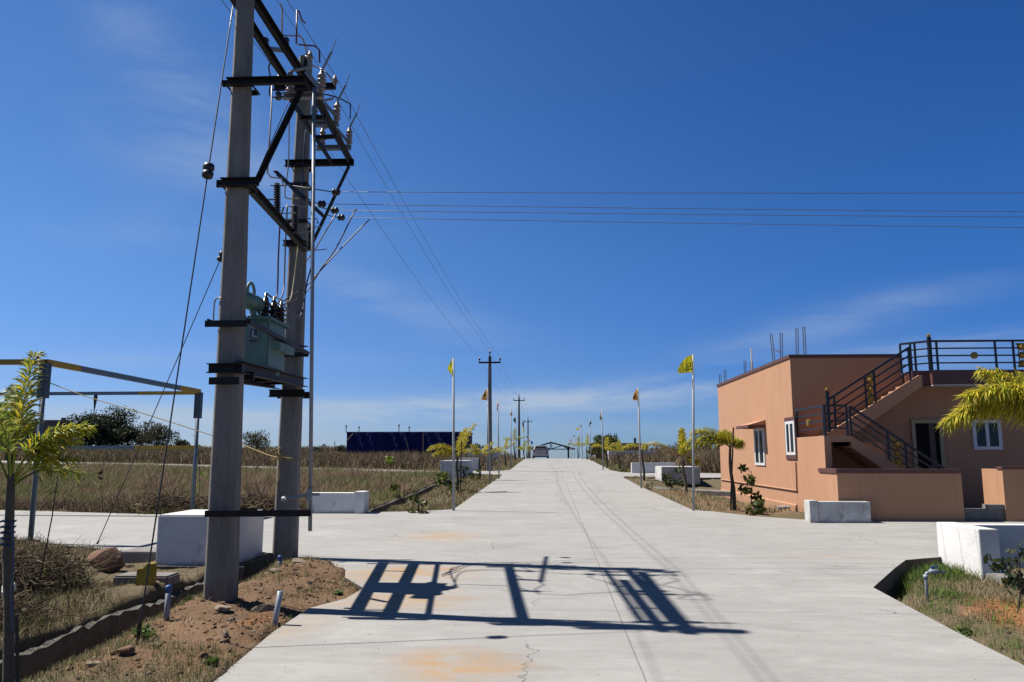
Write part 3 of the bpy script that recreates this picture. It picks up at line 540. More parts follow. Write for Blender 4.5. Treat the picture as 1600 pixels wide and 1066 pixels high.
# ================================================================ UTILITY POLES
def tpole(mb,p,ztop,w0,d0,w1,d1,ch=.14):
    vs=[]; fs=[]
    for z,w,d,q in ((p[2]-.3,w0,d0,0),(ztop,w1,d1,1)):
        for sx,sy in ((-1,-1),(1,-1),(1,1),(-1,1)):
            for k in (0,1):
                fx,fy=((1,1-2*ch) if (k==0)==((sx*sy)<0) else (1-2*ch,1)); vs.append((p[0]+sx*fx*w/2+(p[3] if len(p)>3 and q else 0),p[1]+sy*fy*d/2,z))
    n=8; mb.add(vs,[tuple(range(8))[::-1],tuple(range(8,16))]+[(i,(i+1)%8,8+(i+1)%8,8+i) for i in range(8)])
def pin_ins(mb,p,h=.22,r=.07): mb.lathe(p,Vector(p)+Vector((0,0,h)),[(0,.015),(h*.3,.018),(h*.32,r*.85),(h*.45,r),(h*.55,r*.6),(h*.62,r*.9),(h*.75,r*.7),(h*.8,r*.45),(h,r*.4)],12)
HVP=[]     # conductor support points on each pole: left, top, right
def line_pole(X,Y,ztop,label,arm=.62,vee=False):
    t=thing('utility_pole',(X,Y,bz(X,Y)),label,'utility pole','concrete power poles along the left verge')
    m=MB(); tpole(m,(X,Y,bz(X,Y)),ztop-.25,.32,.26,.16,.14,.08); m.build('shaft','polefar',t)
    m=MB(); za=ztop-.62; m.chan((X-arm,Y-.12,za),(X+arm,Y-.12,za),.05,.09); m.bar((X,Y-.09,ztop-.5),(X,Y-.09,ztop-.12),.05,.02); ca=m.build('cross_arm','steel',t)
    pts=[]
    for dx,zz in ((-arm+.04,za+.05),(0,ztop-.16),(arm-.04,za+.05)):
        m=MB(); p=Vector((X+dx,Y-.12 if dx else Y-.09,zz)); pin_ins(m,p,.26,.06); sub(m,'insulator','brownporc',ca,t,smooth=True); pts.append(p+Vector((0,0,.26)))
    HVP.append(pts)
g3=G(768,736); q=P(765.5,550,43.8); line_pole(q.x,43.8,q.z,'tall concrete pole with one cross arm beside the second left turning, nearest of the line')
q=P(811,617,84); line_pole(q.x,84,q.z,'smaller concrete pole by the crest of the road, just left of the parked car',.6)
q=P(825,653,122); line_pole(q.x,122,q.z,'most distant concrete pole, rising behind the silver car',.6)

# ================================================================ TRANSFORMER STRUCTURE
Y1=8.23; Y2=11.57
p1b=P(345,930,Y1); p1t=P(383.5,0,Y1); p2b=P(446,860,Y2); p2t=P(478,90,Y2)
gx1=(p1t.x-p1b.x)/(p1t.z-p1b.z); gx2=(p2t.x-p2b.x)/(p2t.z-p2b.z)
Z1=7.75; Z2=p2t.z
def c1(z): return Vector((p1b.x+gx1*(z-p1b.z),Y1,z))
def c2(z): return Vector((p2b.x+gx2*(z-p2b.z),Y2,z))
def pj(*a): return [P(x,y,Y) for x,y,Y in a]
def smooth_path(pts,k=6):
    pts=[Vector(p) for p in pts]; out=[]
    for i in range(len(pts)-1):
        p0=pts[max(i-1,0)]; p1=pts[i]; p2=pts[i+1]; p3=pts[min(i+2,len(pts)-1)]
        for j in range(k):
            t=j/k; out.append(.5*((2*p1)+(p2-p0)*t+(2*p0-5*p1+4*p2-p3)*t*t+(3*p1-p0-3*p2+p3)*t*t*t))
    return out+[pts[-1]]
LT=[]      # low tension dead-end points
def structure():
    root=thing('transformer_pole_structure',(p1b.x,Y1,bz(0,Y1)),'double concrete pole structure carrying a transformer platform and switchgear beside the road','pole structure')
    for nm,cf,zt,w0,w1,d0,d1 in (('front',c1,Z1,.305,.155,.24,.16),('rear',c2,Z2,.335,.185,.24,.16)):
        m=MB(); b=cf(.05); vs=[]; n=14
        for k in range(n+1):                   # slightly uneven cast edges
            z=-.2+(zt+.2)*k/n; f=k/n; c=cf(z); w=(w0+(w1-w0)*f)/2; d=(d0+(d1-d0)*f)/2; j=lambda a:a*(1+random.uniform(-.015,.015)); ch=.03
            for x,y in ((-w+ch,-d),(w-ch*1.6,-d),(w,-d+ch*1.6),(w,d-ch),(w-ch,d),(-w+ch,d),(-w,d-ch),(-w,-d+ch)): vs.append((c.x+j(x),c.y+j(y),z))
        fs=[tuple(range(8))[::-1],tuple(range(n*8,n*8+8))]+[(k*8+i,k*8+(i+1)%8,k*8+8+(i+1)%8,k*8+8+i) for k in range(n) for i in range(8)]
        m.add(vs,fs); m.build('pole','pole',root,bevel=.004)
    def clamp(mb,cf,z,w,d,h=.075,ext_l=.06,ext_r=.06,Yo=None):
        c=cf(z); mb.bar((c.x-w/2-ext_l,c.y-d/2-.02,z),(c.x+w/2+ext_r,c.y-d/2-.02,z),.03,h); mb.bar((c.x-w/2-ext_l,c.y+d/2+.02,z),(c.x+w/2+ext_r*.4,c.y+d/2+.02,z),.03,h*.8)
        for s in (-1,1): mb.tube([(c.x+s*(w/2+.025),c.y-d/2-.06,z),(c.x+s*(w/2+.025),c.y+d/2+.06,z)],.012,6)
    m=MB(); m.tube(smooth_path(pj((333.5,502,Y1-.02),(334,486,Y1-.02),(336,470,Y1-.04),(341,465.5,Y1-.1),(346,466,Y1-.14))),.009,6); m.build('earth_wire_pipe','bus',root,smooth=True)
    # top beams between the pole heads
    m=MB(); za=7.12
    qa=PZ(395,0,7.2); qb=PZ(486,142,7.2); m.chan(qb+(qa-qb)*((qb.y-8.05)/(qb.y-qa.y)),qb+(qb-qa)*.06,.06,.13); clamp(m,c1,za,.2,.18,.08,.08,.1); m.build('top_beam','steel',root)
    m=MB(); zb=7.0; qa=PZ(364,0,7.05); qb=PZ(452,137,7.05); m.chan(qb+(qa-qb)*((qb.y-8.1)/(qb.y-qa.y)),qb,.06,.11); m.build('top_beam','steel',root)
    # front cross arm with the switch frame running back to the rear cross arm
    zE=P(378,138,Y1).z; zD=P(480,257,Y2-.13).z; zS=(zE+zD)/2
    eE=P(478,142,Y1-.12); m=MB(); cl=P(356,140,Y1-.12)
    m.chan((cl.x,Y1-.14,zE),(eE.x,Y1-.14,zE),.05,.085); clamp(m,c1,zE,.24,.2,.07,.05,.05); m.build('cross_arm','steel',root)
    a=P(446,257,Y2-.16); b=P(553,257,Y2-.16); m=MB(); m.chan((a.x,Y2-.16,zD),(b.x,Y2-.16,zD),.06,.10); clamp(m,c2,zD,.24,.2,.07,.05,.1); m.build('cross_arm','steel',root)
    n1=P(452,152,Y1+.1); f1=P(518,254,Y2-.2); n2=P(496,152,Y1+.1); f2=P(548,250,Y2-.2)
    m=MB(); m.angle(n1,f1,.065,.012); m.build('switch_frame_rail','steel',root); m=MB(); m.angle(n2,f2,.065,.012,flip=-1); m.build('switch_frame_rail','steel',root)
    for pa,pb in (((465,172),(502,171)),((500,225),(534,221))):
        t0=(pa[1]-152)/(254-152.); A=n1.lerp(f1,t0*.55+.1); Bq=n2.lerp(f2,t0*.55+.1); m=MB(); m.bar(A-Vector((0,0,.05)),Bq-Vector((0,0,.05)),.05,.05); m.build('frame_rung','steel',root)
    # three galvanised switch bases with paired post insulators and blades
    bz_=[]
    for (pa,pb,ins) in (((443,152),(506,151),((500,146,484+18),)),((484,196),(529,194),((522,190,0),)),((495,233),(549,231),((543,228,0),))):
        pass
    def post(mb,p,h,r,k):
        prof=[(0,.02)]
        for e in range(k):
            b0=.03+(h-.06)*e/k; s=(h-.06)/k; prof+=[(b0,.028),(b0+s*.25,r),(b0+s*.5,r*.92),(b0+s*.62,.03)]
        prof+=[(h-.02,.028),(h,.02)]; mb.lathe(p,Vector(p)+Vector((0,0,h)),prof,14)
    sw=[]
    for t0,pa,pb,py,hh in ((.0,(443,152),(506,151),100,.42),(.45,(484,196),(529,194),155,.42),(.86,(495,233),(549,231),197,.42)):
        Yb=Y1+.15+(Y2-.3-Y1)*t0; A=P(pa[0],pa[1],Yb); Bq=P(pb[0],pb[1],Yb); zz=(A.z+Bq.z)/2; A.z=Bq.z=zz
        m=MB(); m.chan(A,Bq,.06,.07); base_=m.build('switch_base','galv',root)
        for f_,lean in ((.15,0),(.93,1)):
            p=A.lerp(Bq,f_)+Vector((0,0,.035)); m=MB(); k=.28*(1+.0*t0); post(m,p,k,.052,4); sub(m,'post_insulator','porc',base_,root,smooth=True)
            top=p+Vector((0,0,k)); m=MB(); 
            if lean: m.bar(top,top+Vector((.10,.02,.24)),.035,.02); m.tube([top+Vector((.10,.02,.24)),top+Vector((.15,.02,.40))],.006,6); sw.append(top+Vector((.08,.02,.2)))
            else: m.bar(top,top+Vector((.25,0,.05)),.03,.02)
            sub(m,'switch_blade','galv',base_,root)
        m=MB(); mid=A.lerp(Bq,.8); m.bar(mid+Vector((-.12,0,.3)),mid+Vector((.08,0,.06)),.045,.045); sub(m,'rocker_arm','galv',base_,root)
    # diagonal braces
    br=MB(); br.angle(P(403,284,Y1-.13),P(471,142,Y1-.13),.05,.01,up=(0,1,0)); br.build('brace','steel',root)
    br=MB(); br.angle(P(545,260,Y2-.14),P(489,378,Y2-.14),.05,.01,up=(0,1,0)); br.build('brace','steel',root)
    # arrester beam
    zF=P(365,287,Y1-.12).z; zGp=P(458,381,Y2-.14).z; m=MB(); a=P(346,287,Y1-.15); b=P(405,287,Y1-.15)
    m.chan((a.x,Y1-.15,zF),(b.x,Y1-.15,zF),.05,.09); clamp(m,c1,zF,.27,.2,.08,.05,.06); m.build('cross_arm','steel',root)
    m=MB(); a=P(443,381,Y2-.16); b=P(477,381,Y2-.16); m.chan((a.x,Y2-.16,zGp),(b.x,Y2-.16,zGp),.05,.09); clamp(m,c2,zGp,.27,.2,.07,.03,.05); m.build('cross_arm','steel',root)
    ha=P(379,284,Y1-.1); hb=P(474,388,Y2-.22); m=MB(); m.chan(ha,hb,.06,.11); beam=m.build('arrester_beam','steel',root)
    arr=[]
    for (px,py0,py1,t0) in ((433,290,334,.50),(461,323,363,.72),(484,355,391,.92)):
        Yb=Y1-.1+(Y2-.12-Y1)*t0; b0=P(px,py1,Yb); b1=P(px,py0,Yb); h=b1.z-b0.z; m=MB(); prof=[(0,.022)]; k=11
        for e in range(k): s=h/k; prof+=[(s*e+.002,.03),(s*e+s*.35,.048),(s*e+s*.6,.046),(s*e+s*.75,.03)]
        prof+=[(h,.022)]; m.lathe(b0,b1,prof,14); o=sub(m,'surge_arrester','poly',beam,root,smooth=False)
        m=MB(); m.tube([b1,b1+Vector((0,0,.03))],.035,10); m.bar(b1+Vector((-.09,0,.0)),b1+Vector((.17,0,0)),.015,.012); sub(m,'arrester_clamp','bus',beam,root); m=MB(); m.bar((b0+b1)/2+Vector((-.28,0,0)),(b0+b1)/2,.015,.02); sub(m,'arrester_clamp','bus',beam,root); m=MB(); m.bar(b0+Vector((-.05,0,-.01)),b0+Vector((.25,0,.01)),.015,.012); sub(m,'arrester_clamp','bus',beam,root); arr.append(b1)
    # low tension dead-end arm
    zl=P(467,300,Y2).z; a=P(430,268,Y2-1.2); b=P(505,337,Y2+.9); m=MB(); m.angle(a,b,.06,.012); c=c2(P(467,292,Y2).z); clamp(m,c2,c.z,.25,.2,.05,.02,.02); c=c2(P(467,349,Y2).z); clamp(m,c2,c.z,.26,.2,.05,.02,.02); lt=m.build('dead_end_arm','steel',root)
    for px,py,t0 in ((525,300,.28),(503,319,.5),(523,329,.72),(533,340,.95)):
        p=a.lerp(b,t0); e=P(px,py,p.y); m=MB(); m.tube([p,e-Vector((.05,0,0))],.008,6); m.lathe(e-Vector((.06,0,0)),e+Vector((.06,0,0)),[(0,.02),(.015,.05),(.045,.055),(.06,.035),(.075,.055),(.105,.05),(.12,.02)],12); sub(m,'dead_end_insulator','poly',lt,root,smooth=True); LT.append(e+Vector((.06,0,0)))
    # platform channels and clamps
    zP=P(350,578,Y1-.15).z; z2=P(448,611,Y2-.15).z
    m=MB(); m.chan(P(366,578,Y1-.2)+Vector((.02,0,.03)),P(474,598,Y2-.05),.07,.13); m.build('platform_beam','steel',root)
    A=c1(zP-.06)+Vector((-.2,.16,.04)); Bq=c2(z2+.0)+Vector((-.23,-.1,.10)); m=MB(); m.chan(A,Bq,.07,.13); m.build('platform_beam','steel',root)
    m=MB(); a=P(326,576,Y1-.18); b=P(378,578,Y1-.18); m.chan((a.x,Y1-.18,a.z),(b.x,Y1-.18,a.z),.06,.10); m.build('cross_arm','steel',root); m=MB(); m.bar((a.x+.01,Y1-.17,a.z-.13),(b.x-.03,Y1-.17,a.z-.13),.03,.075); m.build('cross_arm','steel',root); m=MB(); m.bar((a.x,Y1+.17,a.z-.05),(b.x,Y1+.17,a.z-.05),.04,.1); m.build('back_clamp','steel',root)
    m=MB(); a=P(421,615,Y2-.18); b=P(476,612,Y2-.18); m.chan((a.x,Y2-.18,a.z),(b.x,Y2-.18,a.z),.06,.11); m.build('cross_arm','steel',root); m=MB(); m.bar((a.x,Y2+.17,a.z),(b.x,Y2+.17,a.z),.04,.1); m.build('back_clamp','steel',root)
    for t0 in (.22,.5,.78):
        A1=P(366,578,Y1-.2).lerp(P(474,598,Y2-.05),t0)+Vector((0,0,-.03)); B1=A.lerp(Bq,t0); m=MB(); m.bar(A1,B1,.05,.05); m.build('platform_tie','steel',root)
    # retaining angles round the tank
    m=MB(); a=P(322,503,Y1-.17); b=P(388,503,Y1-.17); m.angle((a.x,Y1-.17,a.z),(b.x,Y1-.17,a.z),.06,.01); m.bar((a.x+.02,Y1-.175,a.z-.02),(a.x+.30,Y1-.175,a.z-.02),.03,.06); m.tube([(a.x+.03,Y1-.2,a.z+.02),(a.x+.03,Y1+.2,a.z+.02)],.01,6); m.build('retaining_angle','steel',root); m=MB(); m.bar(P(388,502,Y1-.17),P(481,552,Y2-.17),.045,.045); m.build('retaining_angle','steel',root)
    m=MB(); a=P(444,552,Y2-.17); b=P(483,552,Y2-.17); m.angle((a.x,Y2-.17,a.z),(b.x,Y2-.17,a.z),.06,.01); m.bar((a.x,Y2-.17,a.z+.1),(b.x-.03,Y2-.17,a.z+.1),.03,.02); m.build('retaining_angle','steel',root)
    # low strap and switch rod
    zS_=P(345,803,Y1-.2).z; a=P(320,803,Y1-.2); b=P(486,803,Y1-.2); m=MB(); m.bar((a.x,Y1-.2,zS_),(b.x,Y1-.2,zS_+.01),.012,.065); m.bar((a.x,Y1+.19,zS_),(a.x+.4,Y1+.19,zS_),.012,.065); m.build('rod_bracket','steel',root)
    a=P(484.5,830,Y1-.16); b=P(491,138,Y1+.06); m=MB(); m.tube([a,b],.021,10); rod=m.build('switch_rod','galv',root,smooth=True)
    rp=a.lerp(b,.075); h=P(443,781,Y1+.1); m=MB(); m.tube([rp,h],.017,8); m.lathe(h-Vector((.02,0,0)),h+Vector((.03,0,.01)),[(0,.01),(.01,.032),(.04,.032),(.05,.02)],10); m.bar(rp-Vector((.05,.02,0)),rp+Vector((.09,.02,0)),.02,.03); m.bar(rp-Vector((0,.03,.06)),rp+Vector((0,-.03,.06)),.05,.03); sub(m,'operating_handle','galv',rod,root)
    m=MB(); d=P(440,780,Y2-.16); 
    # pin insulators of the high tension line on the rear cross arm
    z3=P(480,137,Y2-.18).z; a=P(428,138,Y2-.18); b=P(525,138,Y2-.18); m=MB(); m.chan((a.x,Y2-.18,z3),(b.x,Y2-.18,z3),.06,.09); clamp(m,c2,z3,.21,.18,.06,.02,.02); m.bar(c2(Z2-.3)+Vector((0,-.1,0)),c2(Z2+.02)+Vector((.06,-.1,0)),.05,.02); arm=m.build('cross_arm','steel',root)
    pts=[]
    for px,py in ((435,134),(484,98),(523,136)):
        p=P(px,py,Y2-.18); m=MB(); pin_ins(m,p,.19,.05); sub(m,'pin_insulator','porc',arm,root,smooth=True); pts.append(p+Vector((0,0,.19)))
    HVP.insert(0,pts)
    for px,py in ((414,66),(446,66),(435,150)): q=P(px,py,Y2-1.5 if py<100 else Y2-.18); m=MB(); m.lathe(q-Vector((0,0,.07)),q+Vector((0,0,.07)),[(0,.02),(.02,.05),(.05,.055),(.07,.035),(.09,.055),(.12,.05),(.14,.02)],12); m.build('shackle_insulator','brownporc',root,smooth=True)
    m=MB(); m.bar(P(412,76,Y2-1.5),P(445,79,Y2-1.5),.05,.05); m.build('frame_rung','galv',root)
    return root,sw,arr
STRUCT,SWT,ARR=structure()

def transformer():
    ya=9.35; yb=10.75; xr=P(419,540,ya).x; zt=P(419,499,ya).z; zb=P(419,574,ya).z-.05; xl=P(375,540,ya).x-.04
    yb=ya+ (PX(445,545,xr).y-ya)*1.0
    cx=(xl+xr)/2; cy=(ya+yb)/2
    t=thing('transformer',(cx,cy,zb),'green oil filled distribution transformer on the steel platform between the two poles','transformer')
    m=MB(); m.box(xl+.0,xr,ya,yb,zb+.05,zt); m.build('tank','green',t,bevel=.015)
    m=MB(); m.box(xl-.05,xr+.035,ya-.05,yb+.05,zt,zt+.022)
    k=12
    for i in range(k):
        y=ya-.02+(yb-ya+.04)*i/(k-1); m.tube([(xr+.018,y,zt-.03),(xr+.018,y,zt+.04)],.011,6)
        x=xl+(xr-xl)*i/(k-1); m.tube([(x,ya-.03,zt-.03),(x,ya-.03,zt+.04)],.011,6)
    m.build('lid','green',t)
    m=MB()
    for z in (zb+.0,): m.box(xl+.05,xr-.03,ya+.08,ya+.2,z-.01,z+.05); m.box(xl+.05,xr-.03,yb-.2,yb-.08,z-.01,z+.05)
    m.build('base_rail','green',t)
    m=MB(); zz=zb+(zt-zb)*.55; m.add([(xr,ya+.1,zz+.05),(xr,yb-.02,zz+.05),(xr+.09,ya+.18,zz+.03),(xr+.09,yb+.12,zz+.03),(xr,ya+.1,zz-.07),(xr,yb-.02,zz-.07),(xr+.09,ya+.18,zz-.07),(xr+.09,yb+.12,zz-.07)],[(0,1,3,2),(2,3,7,6),(6,7,5,4),(0,2,6,4),(1,5,7,3),(0,4,5,1)]); m.build('cable_box','green',t)
    m=MB()                                              # radiator fins on the far and left sides
    for i in range(5):
        y=ya+.1+(yb-ya-.2)*i/4; m.box(xl-.10,xl-.005,y-.012,y+.012,zb+.12,zt-.08)
    m.tube([(xl-.06,ya+.08,zt-.1),(xl-.06,yb-.08,zt-.1)],.03,8); m.tube([(xl-.06,ya+.08,zb+.14),(xl-.06,yb-.08,zb+.14)],.03,8); m.build('radiator','green',t)
    # conservator drum
    a=P(371,462,ya-.25); b=P(403,477,yb-.4); d=(b-a).normalized(); L=(b-a).length; m=MB(); r=.105
    m.lathe(a,b,[(0,r*.6),(.012,r),(L*.5,r),(L-.012,r),(L,r*.6)],20); co=m.build('conservator','green',t,smooth=True)
    for mod in co.data.polygons: pass
    m=MB(); lp=a.lerp(b,.62)+Vector((0,0,r-.02)); m.tube([lp+d*.08*math.cos(q)+Vector((0,0,.04+.11*math.sin(q))) for q in np.linspace(-.3,math.pi+.3,12)],.02,8); m.tube([a.lerp(b,.25)+Vector((0,0,r-.01)),a.lerp(b,.25)+Vector((0,0,r+.05))],.035,10); m.build('lifting_lug','green',t,smooth=True)
    m=MB()
    for q,dx in ((.15,.05),(.6,.1)): p=a.lerp(b,q); m.bar(p-Vector((0,0,.05)),(p.x+dx,p.y,zt+.02),.05,.03)
    m.build('conservator_leg','green',t)
    # high voltage bushings
    tops=[]
    for px,py,pb in ((414,470,499),(427,476,503),(438,484,508)):
        Yb=ya+.25+(px-414)/24.*(yb-ya-.45); b0=P(px,pb-4,Yb); b0.z=zt+.02; h=P(px,py-12,Yb).z-b0.z; m=MB(); prof=[(0,.055),(.02,.06),(.03,.04)]
        for e in range(3): s=(h-.1)/3; prof+=[(.035+s*e,.045),(.04+s*e,.085-.008*e),(.05+s*e,.088-.008*e),(.06+s*e,.045)]
        prof+=[(h-.06,.03),(h-.05,.018),(h,.016)]; m.lathe(b0,b0+Vector((0,0,h)),prof,16); m.build('bushing','brownporc',t,smooth=True); tops.append(b0+Vector((0,0,h)))
    for i in range(3):
        p=Vector((xl+.12+.06*i,ya+.12+.1*i,zt+.02)); m=MB(); m.lathe(p,p+Vector((0,0,.16)),[(0,.03),(.05,.035),(.06,.02),(.1,.03),(.11,.015),(.16,.012)],10); m.build('low_bushing','bus',t)
    # rating plate on the road-facing end
    pa=P(391,508,ya); pb=P(404,537,ya); m=MB(); m.box(pa.x,pb.x,ya-.02,ya-.002,pb.z,pa.z); npl=m.build('rating_plate','plate',t)
    m=MB(); w=pb.x-pa.x; h=pa.z-pb.z
    m.box(pa.x+w*.08,pb.x-w*.08,ya-.024,ya-.019,pb.z+h*.30,pa.z-h*.22); m.box(pa.x+w*.08,pb.x-w*.08,ya-.024,ya-.019,pb.z+h*.04,pb.z+h*.24); sub(m,'plate_print','darkblue',npl,t)
    m=MB(); m.box(pa.x+w*.35,pa.x+w*.47,ya-.028,ya-.023,pb.z+h*.36,pa.z-h*.30); m.box(pa.x+w*.47,pb.x-w*.14,ya-.028,ya-.023,pb.z+h*.35,pb.z+h*.40); sub(m,'plate_mark','frame',npl,t)
    return tops
BUSH=transformer()

# ---------------------------------------------------------------- cables and conductors
def sag(a,b,s,n=14): return [a.lerp(b,i/n)-Vector((0,0,s*4*(i/n)*(1-i/n))) for i in range(n+1)]
def wire(name,pts,r,mat,label,cat,group=None,n=6):
    m=MB(); m.tube(pts,r,n); o=m.build(name,mat,None,smooth=True,fix=False); return tag(o,label,cat,group)
ph=['left','middle','right']
for k in range(3):
    s=[HVP[i][k] for i in range(len(HVP))]
    back=s[0]+(s[0]-s[1])*1.15; back.z=s[0].z+.35
    pts=sag(back,s[0],.35,24)
    for i in range(len(s)-1): pts+=sag(s[i],s[i+1],.35 if i==0 else .8,22)[1:]
    wire('power_line',pts,.005,'wire',['thin overhead line on the left arm tips of the poles along the road','thin overhead line running over the very tops of the poles along the road','thin overhead line on the right arm tips of the poles along the road'][k],'power line','high overhead lines along the road')
ltl=['topmost of the four level wires crossing the sky to the right','second from top of the four level wires crossing to the right','third from top of the four level wires crossing to the right','lowest of the four level wires crossing the sky to the right']
for k,(e,ry) in enumerate(zip(LT,(296.5,326,334.5,351))):
    far=P(1600,ry,e.y+.3); end=e+(far-e)*2.2; wire('service_wire',sag(e,end,.05,16),.0045,'wire',ltl[k],'power line','low tension wires to the right')
T=BUSH
wire('riser_cable',smooth_path([ARR[0]+Vector((.1,0,-.3))]+pj((438,345,10.),(435,400,10.),(434,440,10.),(431,466,9.9))+[T[0]]),.011,'redcab','dark red riser cable from the nearest arrester down to the transformer bushing','cable','riser cables above the transformer')
wire('riser_cable',smooth_path([ARR[1]+Vector((.05,0,-.3))]+pj((466,378,11.1),(464,400,11.1),(459,440,11.),(452,470,10.7))+[T[1]]),.009,'yelcab','pale yellow riser cable in front of the rear pole','cable','riser cables above the transformer')
wire('riser_cable',smooth_path([ARR[2]]+pj((490,400,11.6),(480,440,11.5),(471,491,11.3),(455,490,10.9))+[T[2]]),.011,'bluecab','blue riser cable looping to the farthest transformer bushing','cable','riser cables above the transformer')
wire('riser_cable',smooth_path(pj((449,320,11.3),(446,380,11.2),(444,440,11.),(441,462,10.8),(431,478,10.5))),.012,'blackcab','black riser cable down the left side of the rear pole','cable','riser cables above the transformer')
for pts,mat,lab in ((((525,334,11.7),(492,390,11.75),(475,412,11.8)),'bus','short grey service drop nearest the switch rod'),(((556,326,11.9),(525,388,11.8),(502,420,11.75),(473,463,11.6),(432,479,10.6)),'redcab','dark red service drop slanting past the rear pole'),(((577,343,12.2),(533,388,11.95),(506,417,11.8),(475,450,11.6),(436,474,10.7)),'blackcab','longest black service drop slanting past the rear pole')):
    wire('service_drop',smooth_path(pj(*pts),3),.011,mat,lab,'cable','service drops to the low tension wires')
wire('jumper',smooth_path(pj((425,93,10.),(420,105,10.2),(423,125,10.6),(422,150,10.9),(440,151,11.2),(470,149,11.3))),.012,'blackcab','black jumper hanging left of the thick beams','cable','jumper wires on the switchgear')
wire('jumper',pj((443,119,10.6),(428,121,10.),(425,128,9.9),(424,170,9.8),(421,215,9.6),(418,270,9.6),(423,277,9.9),(440,279,10.2),(443,292,10.4)),.011,'bus','long grey jumper dropping from the cross arm to the nearest arrester','cable','jumper wires on the switchgear')
wire('jumper',smooth_path(pj((455,165,11.),(452,190,11.),(451,250,11.1),(448,280,11.1),(445,300,11.1),(448,310,11.1),(468,310,11.2)),4),.010,'bus','grey jumper beside the left edge of the rear pole','cable','jumper wires on the switchgear')
wire('jumper',pj((480,203,11.4),(477,206,11.4),(475,240,11.4),(471,300,11.4),(472,335,11.4),(476,342,11.4),(495,342,11.5),(497,350,11.5)),.010,'bluecab','blue jumper down the front of the rear pole','cable','jumper wires on the switchgear')
wire('jumper',pj((438,6,10.),(441,14,10.2),(440.5,53,10.5),(446,56,10.5),(468,56,10.8),(474,62,10.9),(480,84,11.)),.012,'bus','upper grey bent jumper left of the rear pole top','cable','jumper wires on the switchgear')
wire('jumper',pj((477,36,10.),(472,32,9.8),(467,18,9.6),(464,16,9.6),(463,68,9.6),(468,70,9.7),(492,72,9.9),(499,78,10.),(499.5,98,10.)),.012,'redcab','dark red bent jumper above the rear pole top','cable','jumper wires on the switchgear')
wire('jumper',smooth_path(pj((478,87,11.2),(487,101,11.2),(500,107,11.2),(510,114,11.1),(519,126,11.2),(522,132,11.3)),4),.012,'bus','grey jumper curving to the right pin insulator','cable','jumper wires on the switchgear')
wire('jumper',smooth_path(pj((480,146,11.),(505,147,11.1),(528,153,11.2),(542,160,11.4),(547,164,11.4),(547,186,11.4)),4),.011,'blackcab','black jumper curving down to the far right switch blade','cable','jumper wires on the switchgear')
# guy wires
def guy(path,ins,turn,label,lab2=None):
    t=thing('guy_wire',path[-1],label,'guy wire','guy wires of the pole structure'); m=MB(); m.tube(path,.0075,6); m.build('strand','blackcab',t,smooth=True)
    p,d=ins; d=d.normalized(); m=MB(); m.lathe(p-d*.085,p+d*.085,[(0,.03),(.015,.055),(.06,.06),(.075,.04),(.095,.04),(.11,.06),(.155,.055),(.17,.03)],10); m.build('guy_insulator','poly',t,smooth=True)
    if turn: m=MB(); q=turn; m.tube([q+d*.07*math.cos(a)+Vector((.014*math.sin(a),0,0)) for a in np.linspace(0,2*math.pi,14)],.005,6); m.build('turnbuckle','steel',t)
gA=c1(6.75)+Vector((-.1,-.1,0)); gB=G(212,1020); gp=[gA.lerp(gB,i/20) for i in range(21)]
pin=PZ(328,268,4.6); 
def on(a,b,py):
    best=min(range(400),key=lambda i: abs(proj(a.lerp(b,i/399.))[1]-py)); return a.lerp(b,best/399.)
def proj(p):
    c,s=math.cos(-YAW),math.sin(-YAW); x=p[0]*c-p[1]*s; y=p[0]*s+p[1]*c; z=p[2]-H; f=y*math.cos(PIT)+z*math.sin(PIT); u=-y*math.sin(PIT)+z*math.cos(PIT); return (800+F*x/f,533-F*u/f)
guy(gp,(on(gA,gB,268),gB-gA),on(gA,gB,985),'guy wire from the front pole top to the bare earth in the foreground')
gA=P(455,150,Y2-.3); gB=P(150,852,12.98); gB.z=bz(-7.4,13)-.05; guy([gA.lerp(gB,i/20) for i in range(21)],(on(gA,gB,402),gB-gA),on(gA,gB,850),'guy wire passing behind the front pole down to the rock by the side road')
